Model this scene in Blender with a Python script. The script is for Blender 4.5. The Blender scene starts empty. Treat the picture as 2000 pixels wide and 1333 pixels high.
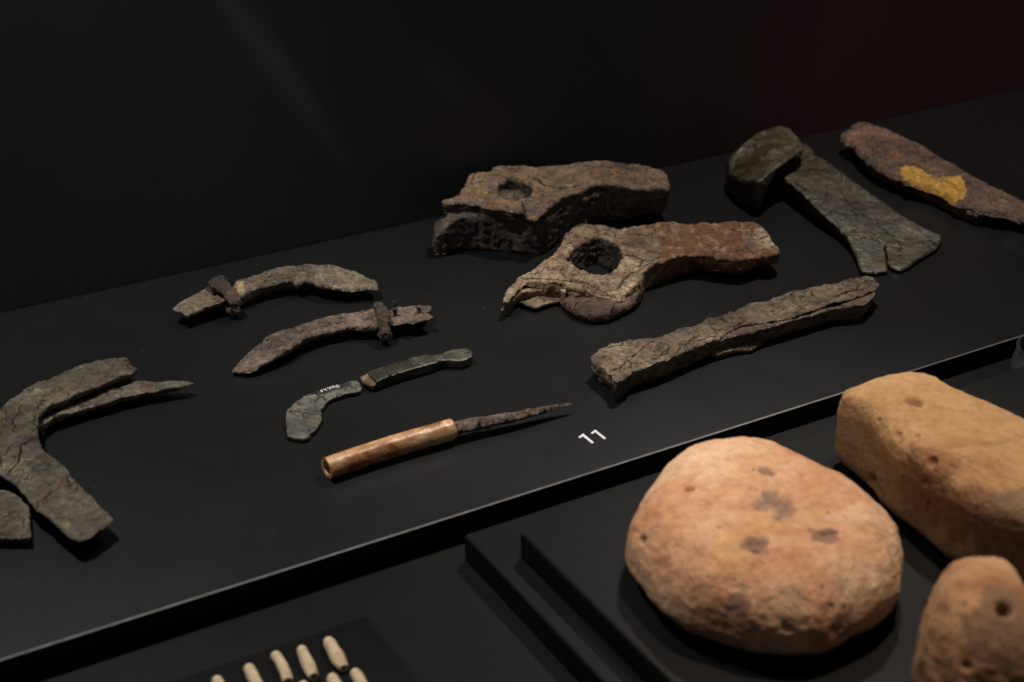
import bpy, bmesh, math, random
import numpy as np
from mathutils import Matrix, Vector
from mathutils.kdtree import KDTree
from mathutils.geometry import delaunay_2d_cdt

# ------------------------------------------------------------------ camera, world, lights
SC = bpy.context.scene
COL = SC.collection
IW, IH = 2000.0, 1333.0
_a, _b, _h = 5918.0, 1950.0, 1572.5
FPX = math.sqrt(_a * _b - _h * _h)
def _n(v):
    v = np.array(v, float)
    return v / np.linalg.norm(v)
AX, AY = _n([_a, _h, -FPX]), _n([-_b, _h, -FPX])
AZ = np.cross(AX, AY)
ROT = np.array([AX, AY, AZ])
CAM = np.array([-0.38132432, -0.66430066, 0.4])
cd = bpy.data.cameras.new("camera")
cam = bpy.data.objects.new("camera", cd)
COL.objects.link(cam)
M4 = Matrix([list(ROT[i]) + [CAM[i]] for i in range(3)] + [[0, 0, 0, 1]])
cam.matrix_world = M4
cd.sensor_width = 36.0
cd.lens = FPX / IW * 36.0
cd.clip_start, cd.clip_end = 0.02, 50.0
cd.dof.use_dof = True
cd.dof.focus_distance = 0.85
cd.dof.aperture_fstop = 9.5
cd.dof.aperture_blades = 9
SC.camera = cam
SC.view_settings.view_transform = 'Standard'
SC.view_settings.look = 'None'
SC.view_settings.exposure = 0.0
SC.view_settings.gamma = 1.0
W = bpy.data.worlds.new("World")
SC.world = W
W.use_nodes = True
W.node_tree.nodes["Background"].inputs[0].default_value = (0.97, 0.98, 1.0, 1)
W.node_tree.nodes["Background"].inputs[1].default_value = 0.055

def spot(name, loc, aim, power, col, size=55, blend=0.6, rad=0.02):
    l = bpy.data.lights.new(name, 'SPOT')
    l.energy, l.color = power, col
    l.spot_size, l.spot_blend, l.shadow_soft_size = math.radians(size), blend, rad
    o = bpy.data.objects.new(name, l)
    COL.objects.link(o)
    o.location = loc
    o.rotation_euler = (Vector(aim) - Vector(loc)).to_track_quat('-Z', 'Y').to_euler()
    return o
spot("case_spot", (-0.33, 0.13, 0.85), (-0.29, 0.01, 0), 27.5, (1.0, 0.965, 0.915), 60, 0.75, 0.020)
spot("case_spot", (0.36, 0.160, 0.85), (0.29, 0.07, 0), 20.0, (1.0, 0.93, 0.84), 78, 0.8, 0.020)
spot("clay_spot", (0.10, -0.22, 0.80), (0.07, -0.315, 0), 19.5, (1.0, 0.84, 0.66), 29, 0.4, 0.022)
spot("red_tint_helper", (0.75, -0.9, 0.9), (0.52, 0.165, 0.07), 9.0, (1.0, 0.05, 0.03), 27, 1.0, 0.05)  # added lamp: reddens the right side like a reflection in the case glass

def glint_helper(a, b, src, power, width):
    """added narrow spot laying a reflection-like sliver on the back wall, from a to b"""
    a, b, src = Vector(a), Vector(b), Vector(src)
    m = (a + b) / 2
    zax = (src - m).normalized()
    yax = (b - a)
    yax = (yax - zax * yax.dot(zax)).normalized()
    xax = yax.cross(zax)
    ang = 2 * math.atan(((b - a).length / 2) / (src - m).length)
    o = spot("glass_streak_helper", src, m, power, (0.86, 0.94, 1.0), 30, 1.0, 0.004)  # added spot standing in for a reflection in the case glass
    o.data.spot_size = ang
    o.matrix_world = Matrix.Translation(src) @ Matrix((xax, yax, zax)).transposed().to_4x4() @ Matrix.Diagonal((width, 1, 1, 1))
def wall_pt(u, v):
    d = ROT @ np.array([u - IW / 2, IH / 2 - v, -FPX])
    return CAM + d * ((0.1785 - CAM[1]) / d[1])
glint_helper(wall_pt(360, -120), wall_pt(690, 330), (0.15, -0.55, 0.75), 4.0, 0.11)
glint_helper(wall_pt(800, 95), wall_pt(935, 215), (0.35, -0.55, 0.75), 1.6, 0.3)

# ------------------------------------------------------------------ helpers
def ray(u, v):
    return ROT @ np.array([u - IW / 2, IH / 2 - v, -FPX])
def at(u, v, z=0.0):
    d = ray(u, v)
    return CAM + d * ((z - CAM[2]) / d[2])
def proj(P):
    Q = (np.atleast_2d(P) - CAM) @ ROT
    return np.stack([IW / 2 + FPX * Q[:, 0] / -Q[:, 2], IH / 2 - FPX * Q[:, 1] / -Q[:, 2]], 1)

_rs = np.random.RandomState(7)
_perm = np.concatenate([_rs.permutation(256)] * 3)
_grad = _rs.normal(size=(256, 3))
_grad /= np.linalg.norm(_grad, axis=1)[:, None]
def perlin(p):
    p = np.asarray(p, float)
    i = np.floor(p).astype(int)
    f = p - i
    i &= 255
    u = f * f * f * (f * (f * 6 - 15) + 10)
    r = np.zeros(len(p))
    for dx in (0, 1):
        for dy in (0, 1):
            for dz in (0, 1):
                h = _perm[_perm[_perm[(i[:, 0] + dx) & 255] + ((i[:, 1] + dy) & 255)] + ((i[:, 2] + dz) & 255)]
                g = (_grad[h] * (f - np.array([dx, dy, dz]))).sum(1)
                w = (u[:, 0] if dx else 1 - u[:, 0]) * (u[:, 1] if dy else 1 - u[:, 1]) * (u[:, 2] if dz else 1 - u[:, 2])
                r += g * w
    return r * 1.6
def fbm(p, scale, octv=4, gain=0.5, seed=0.0):
    p = np.asarray(p, float) * scale + np.array([seed * 3.1, seed * 7.7, seed * 5.3])
    a, r = 1.0, 0
    for _ in range(octv):
        r = r + a * perlin(p)
        p = p * 2.03 + 11.3
        a *= gain
    return r

def tag(o, label=None, cat=None, group=None, kind=None):
    for k, v in (("label", label), ("category", cat), ("group", group), ("kind", kind)):
        if v:
            o[k] = v
    return o
def empty(name, loc, label, cat, group=None):
    o = bpy.data.objects.new(name, None)
    COL.objects.link(o)
    o.location = loc
    o.empty_display_size = 0.01
    return tag(o, label, cat, group)
def mesh_obj(name, V, F, mat, parent=None, attrs=None, sharp=40, loc=None, smooth=True):
    """V in world metres; the object's origin is its parent's (or loc)."""
    if parent is not None:
        top = parent
        org = np.array(parent.location)
        while top.parent:
            top = top.parent
            org = org + np.array(top.location)
    else:
        org = np.array(loc if loc is not None else (0, 0, 0), float)
    me = bpy.data.meshes.new(name)
    me.from_pydata((np.asarray(V) - org).tolist(), [], [list(map(int, f)) for f in F])
    me.update()
    bm = bmesh.new()
    bm.from_mesh(me)
    bmesh.ops.recalc_face_normals(bm, faces=bm.faces)
    bm.to_mesh(me)
    bm.free()
    if smooth:
        me.polygons.foreach_set("use_smooth", [True] * len(me.polygons))
        if sharp:
            me.set_sharp_from_angle(angle=math.radians(sharp))
    for k, arr in (attrs or {}).items():
        at_ = me.attributes.new(k, 'FLOAT', 'POINT')
        at_.data.foreach_set("value", np.asarray(arr, float))
    me.materials.append(mat)
    o = bpy.data.objects.new(name, me)
    COL.objects.link(o)
    if parent is not None:
        o.parent = parent
    else:
        o.location = org
    return o

def Z(ox, oy, f):
    """traced points in an enlarged crop -> photo pixels, with optional z, bottom z, bottom inset (mm)"""
    def g(pts):
        return [(ox + p[0] * f, oy + p[1] * f) + tuple(p[2:]) for p in pts]
    return g
def inside(poly, P):
    x, y = P[:, 0], P[:, 1]
    r = np.zeros(len(P), bool)
    n = len(poly)
    for i in range(n):
        x1, y1 = poly[i]
        x2, y2 = poly[(i + 1) % n]
        if y1 == y2:
            continue
        c = ((y1 > y) != (y2 > y)) & (x < (x2 - x1) * (y - y1) / (y2 - y1) + x1)
        r ^= c
    return r
def near_dist(poly, P):
    """distance to a densely sampled outline (its nearest sample)"""
    kd = KDTree(len(poly))
    for i, p in enumerate(poly):
        kd.insert((p[0], p[1], 0), i)
    kd.balance()
    return np.array([kd.find((p[0], p[1], 0))[2] for p in P]) if len(P) else np.zeros(0)
def seg_dist(poly, P, closed=True):
    d = np.full(len(P), 1e9)
    n = len(poly)
    for i in range(n if closed else n - 1):
        a = poly[i]
        b = poly[(i + 1) % n]
        ab = b - a
        t = np.clip(((P - a) @ ab) / max(ab @ ab, 1e-18), 0, 1)
        q = a + t[:, None] * ab
        d = np.minimum(d, np.hypot(P[:, 0] - q[:, 0], P[:, 1] - q[:, 1]))
    return d
def resample(A, step, closed=True):
    A = np.asarray(A, float)
    if closed:
        A = np.vstack([A, A[:1]])
    L = np.hypot(*(np.diff(A[:, :2], axis=0).T))
    s = np.concatenate([[0], np.cumsum(L)])
    n = max(3, int(s[-1] / step))
    q = np.linspace(0, s[-1], n, endpoint=not closed)
    return np.stack([np.interp(q, s, A[:, k]) for k in range(A.shape[1])], 1)
def smooth_closed(A, it):
    for _ in range(it):
        A = (np.roll(A, 1, 0) + 2 * A + np.roll(A, -1, 0)) / 4
    return A
def normals2(P, outward=True):
    t = np.roll(P, -1, 0) - np.roll(P, 1, 0)
    n = np.stack([t[:, 1], -t[:, 0]], 1)
    n /= np.linalg.norm(n, axis=1)[:, None] + 1e-12
    area = 0.5 * np.sum(P[:, 0] * np.roll(P[:, 1], -1) - np.roll(P[:, 0], -1) * P[:, 1])
    if (area < 0) == outward:
        n = -n
    return n

def slab(name, mat, parent, pts, z=10.0, zb=0.0, hole=None, ctrl=(), cracks=(), amp=0.35, freq=90, jag=0.35,
         step=0.8, grid=0.8, edge=0.7, side=0.5, bulge=0.3, layers=3.0, rings=5, patch=None, soft=0.6, seed=1.0, smooth=1, holetaper=0.0, pits=(), flake=0.35, inset=1.5, eps=1.5, hole_mat=None, shrink=0.0, auto=0, side_mat=None):
    """a corroded plate: the traced upper outline (px, each with its height in mm) laid at its own height,
    a relief upper face with real cracks, irregular sides and an underside"""
    mm = 0.001
    def conv(pl):
        r = []
        for p in pl:
            zz = p[2] if len(p) > 2 and p[2] is not None else z
            bb = p[3] if len(p) > 3 and p[3] is not None else zb
            ins = p[4] if len(p) > 4 else inset
            w = at(p[0], p[1], zz * mm)
            r.append([w[0], w[1], zz * mm, bb * mm, ins * mm])
        return np.array(r)
    loops = []
    for k, pl in enumerate([pts] + ([hole] if hole else [])):
        A = smooth_closed(resample(conv(pl), step * mm), smooth)
        nn = normals2(A[:, :2], outward=(k == 0))      # for a hole: pointing into the hole
        j = fbm(np.c_[A[:, :2], np.zeros(len(A))], 260, 3, 0.6, seed + k) * jag * mm
        A[:, :2] += nn * j[:, None]
        loops.append(A)
    out = loops[0][:, :2]
    lo, hi = out.min(0), out.max(0)
    rings = max(rings, int((loops[0][:, 2] - loops[0][:, 3]).max() / (1.3 * mm)))
    g = grid * mm
    xs = np.arange(lo[0], hi[0], g)
    ys = np.arange(lo[1], hi[1], g * 0.866)
    GX, GY = np.meshgrid(xs, ys)
    GX = GX + (np.arange(len(ys)) % 2)[:, None] * g / 2
    rs = np.random.RandomState(int(seed * 10))
    P = np.c_[GX.ravel(), GY.ravel()] + rs.uniform(-.22, .22, (GX.size, 2)) * g
    P = P[inside(out, P)]
    P = P[near_dist(out, P) > 0.55 * g]
    if hole:
        hl = loops[1][:, :2]
        P = P[~inside(hl, P)]
        P = P[near_dist(hl, P) > 0.55 * g]
    cr = []
    for c in cracks:
        w, dp = c[1] * 1.35 * mm, c[2] * 1.3 * mm
        line = np.array([at(p[0], p[1], (p[2] if len(p) > 2 else z) * mm)[:2] for p in c[0]])
        L = resample(line, 0.55 * mm, closed=False)
        t = np.gradient(L, axis=0)
        nn = np.stack([-t[:, 1], t[:, 0]], 1)
        nn /= np.linalg.norm(nn, axis=1)[:, None] + 1e-12
        L = L + nn * (fbm(np.c_[L, np.zeros(len(L))], 420, 3, 0.6, seed + 5) * 0.45 * mm)[:, None]
        q = np.linspace(0, 1, len(L))
        prof = np.clip(np.minimum(q, 1 - q) * 6 + 0.25, 0, 1)
        ww = w * (0.45 + 0.55 * prof) * (1 + 0.5 * fbm(np.c_[L, np.zeros(len(L))], 300, 2, 0.5, seed + 9))
        ww = np.maximum(ww, 0.15 * mm)
        cr.append((L, nn, ww, dp * prof))
    if auto:
        cc = out - out.mean(0)
        ax_ = np.linalg.svd(cc, full_matrices=False)[2][0]
        size = np.ptp(cc @ ax_)
        got = 0
        for _ in range(auto * 6):
            if got >= auto:
                break
            p0 = lo + rs.uniform(0, 1, 2) * (hi - lo)
            a = math.atan2(ax_[1], ax_[0]) + rs.normal(0, 0.24) + (1.3 if rs.rand() < 0.22 else 0)
            ln = rs.uniform(0.06, 0.2) * size
            k_ = np.linspace(-0.5, 0.5, max(6, int(ln / (0.6 * mm))))
            L = p0 + k_[:, None] * ln * np.array([math.cos(a), math.sin(a)])
            nn = np.tile([-math.sin(a), math.cos(a)], (len(L), 1))
            L = L + nn * (fbm(np.c_[L, np.zeros(len(L))], 90, 4, 0.6, seed + got) * 3.0 * mm)[:, None]
            m_ = inside(out, L)
            if hole:
                m_ &= ~inside(hl, L)
            if m_.sum() < 6:
                continue
            L, nn = L[m_], nn[m_]
            q = np.linspace(0, 1, len(L))
            prof = np.clip(np.minimum(q, 1 - q) * 4 + 0.1, 0, 1)
            cr.append((L, nn, np.full(len(L), rs.uniform(0.35, 0.8) * mm) * (0.4 + 0.6 * prof), rs.uniform(0.6, 1.8) * mm * prof))
            got += 1
    add, addz = [], []
    for L, nn, ww, dp in cr:
        d = near_dist(L, P)
        P = P[d > (ww.mean() * 0.5 + 0.35 * g)]
    for L, nn, ww, dp in cr:
        for s_, k in ((0, 1.0), (0.5, 0.0), (-0.5, 0.0)):
            Q = L + nn * (ww * s_)[:, None]
            ok = inside(out, Q) & (seg_dist(out, Q) > 0.15 * mm)
            if hole:
                ok &= ~inside(hl, Q) & (seg_dist(hl, Q) > 0.15 * mm)
            add.append(Q[ok])
            addz.append((dp * k)[ok])
    nb = [len(l) for l in loops]
    allP = np.vstack([l[:, :2] for l in loops] + [P] + add)
    drop = np.concatenate([np.zeros(sum(nb) + len(P))] + addz)
    edges = []
    o = 0
    for n_ in nb:
        edges += [(o + i, o + (i + 1) % n_) for i in range(n_)]
        o += n_
    S = 1000.0      # to millimetres for the triangulation
    vc, ec, fc, ov, oe, of = delaunay_2d_cdt([Vector(p) for p in (allP * S)], edges, [], 0, 1e-5)
    V2 = np.array([(v.x, v.y) for v in vc]) / S
    idx = np.array([x[0] if x else -1 for x in ov])
    T = np.array([f for f in fc if len(f) == 3])
    cen = V2[T].mean(1)
    keep = inside(out, cen)
    if hole:
        keep &= ~inside(hl, cen)
    T = T[keep]
    # heights
    src = np.vstack([np.vstack([l[::3, :3] for l in loops])] + ([np.array([list(at(c[0], c[1], c[2] * mm)[:2]) + [c[2] * mm] for c in ctrl])] if len(ctrl) else []))
    zz = np.zeros(len(V2))
    for a in range(0, len(V2), 4000):
        d2 = ((V2[a:a + 4000, None, :] - src[None, :, :2]) ** 2).sum(2) + (eps * mm) ** 2
        w = d2 ** -1.6
        zz[a:a + 4000] = (w * src[None, :, 2]).sum(1) / w.sum(1)
    db = near_dist(out, V2)
    if hole:
        db = np.minimum(db, near_dist(hl, V2))
    e = edge * mm
    tt = 1 - np.minimum(db / max(e, 1e-9), 1)
    zz -= e * 0.8 * (1 - np.sqrt(np.clip(1 - tt * tt, 0, 1)))
    p3 = np.c_[V2, np.zeros(len(V2))]
    rel = fbm(p3, freq, 5, 0.55, seed + 2)
    rel = rel + 0.35 * np.abs(fbm(p3, freq * 2.6, 3, 0.5, seed + 3))
    zz += amp * mm * rel
    if flake:
        f1, f2_ = fbm(p3, 62, 5, 0.6, seed + 13), fbm(p3, 130, 5, 0.6, seed + 14)
        for f_, th, k in ((f1, 0.12, 1.0), (f1, -0.2, 0.7), (f2_, 0.2, 0.8)):
            zz -= flake * k * mm * np.clip((f_ - th) / 0.05, 0, 1)
        pt = fbm(p3, 420, 3, 0.6, seed + 15)
        zz -= flake * 1.3 * mm * np.clip((pt - 0.42) / 0.25, 0, 1)
    for (pu, pv, pr, pd) in pits:
        c = at(pu, pv, z * mm)[:2]
        zz -= pd * mm * np.exp(-((V2 - c) ** 2).sum(1) / (pr * mm) ** 2)
    m = idx >= 0
    zz[m] -= drop[idx[m]]
    V = [np.c_[V2, zz]]
    F = [t for t in T]
    holef, sidef = [], []
    pos = {}
    for k, i in enumerate(ov):
        for q in i:
            pos[q] = k
    base = len(V2)
    off = 0
    bots = []
    for li, A in enumerate(loops):
        n_ = len(A)
        top = np.array([pos.get(off + i, -1) for i in range(n_)])
        good = np.where(top >= 0)[0]
        A = A[good]
        top = top[good]
        n_ = len(A)
        nn = normals2(A[:, :2], outward=(li == 0))
        prev = top
        ztop = zz[top]
        for k in range(1, rings + 1):
            t = k / rings
            zk = ztop + (A[:, 3] - ztop) * t
            q = np.c_[A[:, :2] * 1.0, zk * layers]
            rough_ = fbm(q, 150, 4, 0.6, seed + 11) * side * mm
            o_ = bulge * mm * math.sin(math.pi * min(1, t * 1.0)) + rough_ - A[:, 4] * t
            if k == rings:
                o_ = o_ - 0.5 * mm
            if li:
                o_ = -np.abs(o_) * 0.0 + rough_ * (0.8 + 0.35 * holetaper) + holetaper * mm * t
            ring = np.c_[A[:, :2] + nn * o_[:, None], zk + (fbm(q, 200, 2, 0.5, seed + 4) * 0.2 * mm if k < rings else 0)]
            V.append(ring)
            cur = base + np.arange(n_)
            for i in range(n_):
                j = (i + 1) % n_
                F.append((prev[i], prev[j], cur[j], cur[i]))
                if li:
                    holef.append(len(F) - 1)
                elif k > 1:
                    sidef.append(len(F) - 1)
            prev = cur
            base += n_
        bots.append((prev, V[-1]))
        off += nb[li]
    # underside
    bp = np.vstack([b[1][:, :2] for b in bots])
    bi = np.concatenate([b[0] for b in bots])
    ed = []
    o = 0
    for b in bots:
        n_ = len(b[0])
        ed += [(o + i, o + (i + 1) % n_) for i in range(n_)]
        o += n_
    v2, e2, f2, ov2, _, _ = delaunay_2d_cdt([Vector(p) for p in bp * S], ed, [], 0, 1e-6)
    v2 = np.array([(v.x, v.y) for v in v2]) / S
    f2 = [f for f in f2 if all(ov2[i] for i in f)]
    c = np.array([v2[list(f)].mean(0) for f in f2])
    ok = inside(bots[0][1][:, :2], c)
    if hole:
        ok &= ~inside(bots[1][1][:, :2], c)
    F += [[bi[ov2[i][0]] for i in f] for f, k in zip(f2, ok) if k]
    V = np.vstack(V)
    attrs = {}
    if patch:
        pp = np.array([at(p[0], p[1], (p[2] if len(p) > 2 else z) * mm)[:2] for p in patch])
        ins_ = inside(pp, V[:, :2])
        d = seg_dist(pp, V[:, :2]) * np.where(ins_, 1, -1)
        d = d + fbm(np.c_[V[:, :2], V[:, 2]], 330 / max(1, soft) ** 0.5, 4, 0.6, seed + 8) * (0.5 + soft * 0.7) * mm - shrink * mm
        attrs["patch"] = np.clip(d / (soft * mm) + 0.5, 0, 1)
    o_ = mesh_obj(name, V, F, mat, parent, attrs, sharp=55)
    if hole_mat:
        o_.data.materials.append(hole_mat)
        for k in holef:
            o_.data.polygons[k].material_index = 1
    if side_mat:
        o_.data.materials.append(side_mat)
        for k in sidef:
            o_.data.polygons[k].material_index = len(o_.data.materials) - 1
    return o_

def tube(name, mat, parent, path, radii, closed=False, seg=24, noise=0.0, freq=200, seed=1.0, facets=None, squash=None, bore=None, sharp=40):
    """sweep along world points (m); radii in mm; bore=(radius, depth) mm sinks a hole into the first end"""
    mm = 0.001
    P = np.asarray(path, float)
    R = np.asarray(radii, float) * mm if np.ndim(radii) else np.full(len(P), radii * mm)
    n = len(P)
    T = np.gradient(P, axis=0) if not closed else (np.roll(P, -1, 0) - np.roll(P, 1, 0))
    T /= np.linalg.norm(T, axis=1)[:, None]
    up = np.array([0, 0, 1.0])
    V, F = [], []
    N = []
    prev = None
    for i in range(n):
        if prev is None:
            a = np.cross(T[i], up)
            if np.linalg.norm(a) < 0.2:
                a = np.cross(T[i], [1, 0, 0])
        else:
            a = prev - T[i] * (prev @ T[i])
        a /= np.linalg.norm(a)
        prev = a
        N.append((a, np.cross(a, T[i])))
    ang = np.arange(seg) * 2 * math.pi / seg
    prof = np.ones(seg)
    if facets:
        fa = 2 * math.pi / facets
        prof = np.cos(fa / 2) / np.cos((ang % fa) - fa / 2)
        prof = prof ** 0.55
    for i in range(n):
        a, b = N[i]
        ring = P[i] + R[i] * prof[:, None] * (np.cos(ang)[:, None] * a + (squash or 1.0) * np.sin(ang)[:, None] * b)
        if noise:
            nr = _unit(ring - P[i])
            ring = ring + nr * (fbm(ring, freq, 4, 0.55, seed) * noise * mm * min(1, R[i] / (1.2 * mm)))[:, None]
        V.append(ring)
    V = np.vstack(V)
    for i in range(n if closed else n - 1):
        for k in range(seg):
            a, b = i * seg, ((i + 1) % n) * seg
            F.append((a + k, a + (k + 1) % seg, b + (k + 1) % seg, b + k))
    if not closed:
        base = len(V)
        if bore:
            r, dp = bore
            ri = r / (R[0] / mm)
            r1 = P[0] + (V[:seg] - P[0]) * ri
            r2 = r1 + T[0] * dp * mm
            V = np.vstack([V, r1, r2])
            for k in range(seg):
                j = (k + 1) % seg
                F.append((k, base + k, base + j, j))
                F.append((base + k, base + seg + k, base + seg + j, base + j))
            F.append([base + seg + k for k in range(seg)])
        else:
            F.append(list(range(seg))[::-1])
        F.append([(n - 1) * seg + k for k in range(seg)])
    return mesh_obj(name, V, F, mat, parent, sharp=sharp)
def _unit(a):
    return a / (np.linalg.norm(a, axis=1)[:, None] + 1e-12)
def bez(P, n):
    """Catmull-Rom through points"""
    P = np.asarray(P, float)
    Q = np.vstack([2 * P[0] - P[1], P, 2 * P[-1] - P[-2]])
    r = []
    m = len(P) - 1
    for t in np.linspace(0, m - 1e-9, n):
        i = int(t)
        f = t - i
        a, b, c, d = Q[i:i + 4]
        r.append(0.5 * ((2 * b) + (-a + c) * f + (2 * a - 5 * b + 4 * c - d) * f * f + (-a + 3 * b - 3 * c + d) * f ** 3))
    return np.array(r)

def boulder(name, mat, loc_z, outline, T, e_top=0.8, e_side=0.6, e_bot=0.6, amp=0.8, freq=45, seed=1.0, pits=(), spots=None, label=None, cat=None, nt=300, nf=150, cz=0.5, dent=()):
    """a hand-shaped clay lump: its plan is fitted until its outline agrees with the traced one"""
    mm = 0.001
    ol = np.array(outline, float)
    c2 = ol.mean(0)
    cen = at(c2[0], c2[1], loc_z + T * mm * 0.5)[:2]
    zc, up, dn = loc_z + T * mm * cz, T * mm * (1 - cz), T * mm * cz
    def shape(r, nt, nf):
        th = np.arange(nt) * 2 * math.pi / nt
        ph = (np.arange(nf) + 0.5) / nf * math.pi - math.pi / 2
        rr = np.interp(th, np.arange(len(r) + 1) * 2 * math.pi / len(r), np.append(r, r[0]))
        TH, PH = np.meshgrid(th, ph)
        e = np.where(PH > 0, e_side, e_bot)
        rad = rr[None, :] * np.cos(PH) ** e
        s = np.sin(PH)
        zz = zc + np.where(s > 0, up, dn) * np.sign(s) * np.abs(s) ** e_top
        return np.stack([cen[0] + rad * np.cos(TH), cen[1] + rad * np.sin(TH), zz], 2)
    r = np.full(72, 0.05)
    al = np.arange(180) * 2 * math.pi / 180 - math.pi
    def polar_poly():
        a = np.arctan2(ol[:, 1] - c2[1], ol[:, 0] - c2[0])
        d = np.hypot(ol[:, 1] - c2[1], ol[:, 0] - c2[0])
        D = resample(ol, 3.0)
        a = np.arctan2(D[:, 1] - c2[1], D[:, 0] - c2[0])
        d = np.hypot(D[:, 1] - c2[1], D[:, 0] - c2[0])
        o = np.argsort(a)
        return np.interp(al, a[o], d[o], period=2 * math.pi)
    tgt = polar_poly()
    for it in range(95):
        G = shape(r, 72, 40)
        q = proj(G.reshape(-1, 3)).reshape(40, 72, 2) - c2
        a = np.arctan2(q[..., 1], q[..., 0])
        d = np.hypot(q[..., 1], q[..., 0]) / np.interp(a.ravel(), al, tgt, period=2 * math.pi).reshape(a.shape)
        worst = d.max(0)                      # per plan direction: how far it sticks out of the outline
        r = r / np.maximum(worst, 0.2) ** 0.5
        r = 0.5 * r + 0.25 * (np.roll(r, 1) + np.roll(r, -1)) if it < 50 else r
    G = shape(r, nt, nf).reshape(-1, 3)
    # normals, relief, holes
    g3 = G.reshape(nf, nt, 3)
    du = np.roll(g3, -1, 1) - np.roll(g3, 1, 1)
    dv = np.gradient(g3, axis=0)
    nr = _unit(np.cross(du, dv).reshape(-1, 3))
    rel = fbm(G, freq, 6, 0.5, seed) * amp * mm
    rel += 0.25 * amp * mm * fbm(G, freq * 5, 3, 0.6, seed + 2)
    fac = np.ones(nt * nf)
    Gd = G.copy()
    def hit(u, v):
        d = ray(u, v)
        d = d / np.linalg.norm(d)
        w = Gd - CAM
        t = w @ d
        dist = np.linalg.norm(w - t[:, None] * d, axis=1)
        k = np.where(dist < 3.0 * mm)[0]
        if not len(k):
            return Gd[np.argmin(dist)]
        k = k[t[k] < t[k].min() + 8 * mm]
        return Gd[k[np.argmin(dist[k])]]
    for (u, v, rad, dep) in pits:
        h = hit(u, v)
        dd = np.linalg.norm(G - h, axis=1) + fbm(G, 260, 2, 0.5, seed + 4) * 0.12 * rad * mm
        rel -= dep * mm / (1 + np.exp((dd - rad * mm) / (0.16 * rad * mm)))
    attrs = {}
    for key, lst in (spots or {}).items():
        m_ = np.zeros(len(G))
        for (u, v, rad) in lst:
            h = hit(u, v)
            dd = np.linalg.norm(G - h, axis=1) + fbm(G, 190, 4, 0.6, seed + 6) * 0.4 * rad * mm
            m_ = np.maximum(m_, np.clip((rad * mm - dd) / (0.35 * rad * mm) + 0.5, 0, 1))
        attrs[key] = m_
    G = G + nr * rel[:, None]
    G[:, 2] = np.maximum(G[:, 2], loc_z)
    F = []
    for i in range(nf - 1):
        for k in range(nt):
            F.append((i * nt + k, i * nt + (k + 1) % nt, (i + 1) * nt + (k + 1) % nt, (i + 1) * nt + k))
    V = np.vstack([G, G[:nt].mean(0)[None], G[-nt:].mean(0)[None]])
    for k in range(nt):
        F.append((len(G), (k + 1) % nt, k))
        F.append((len(G) + 1, (nf - 1) * nt + k, (nf - 1) * nt + (k + 1) % nt))
    for key in attrs:
        attrs[key] = np.append(attrs[key], [0, 0])
    o = mesh_obj(name, V, F, mat, None, attrs, sharp=0, loc=(cen[0], cen[1], loc_z))
    return tag(o, label, cat)

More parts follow.
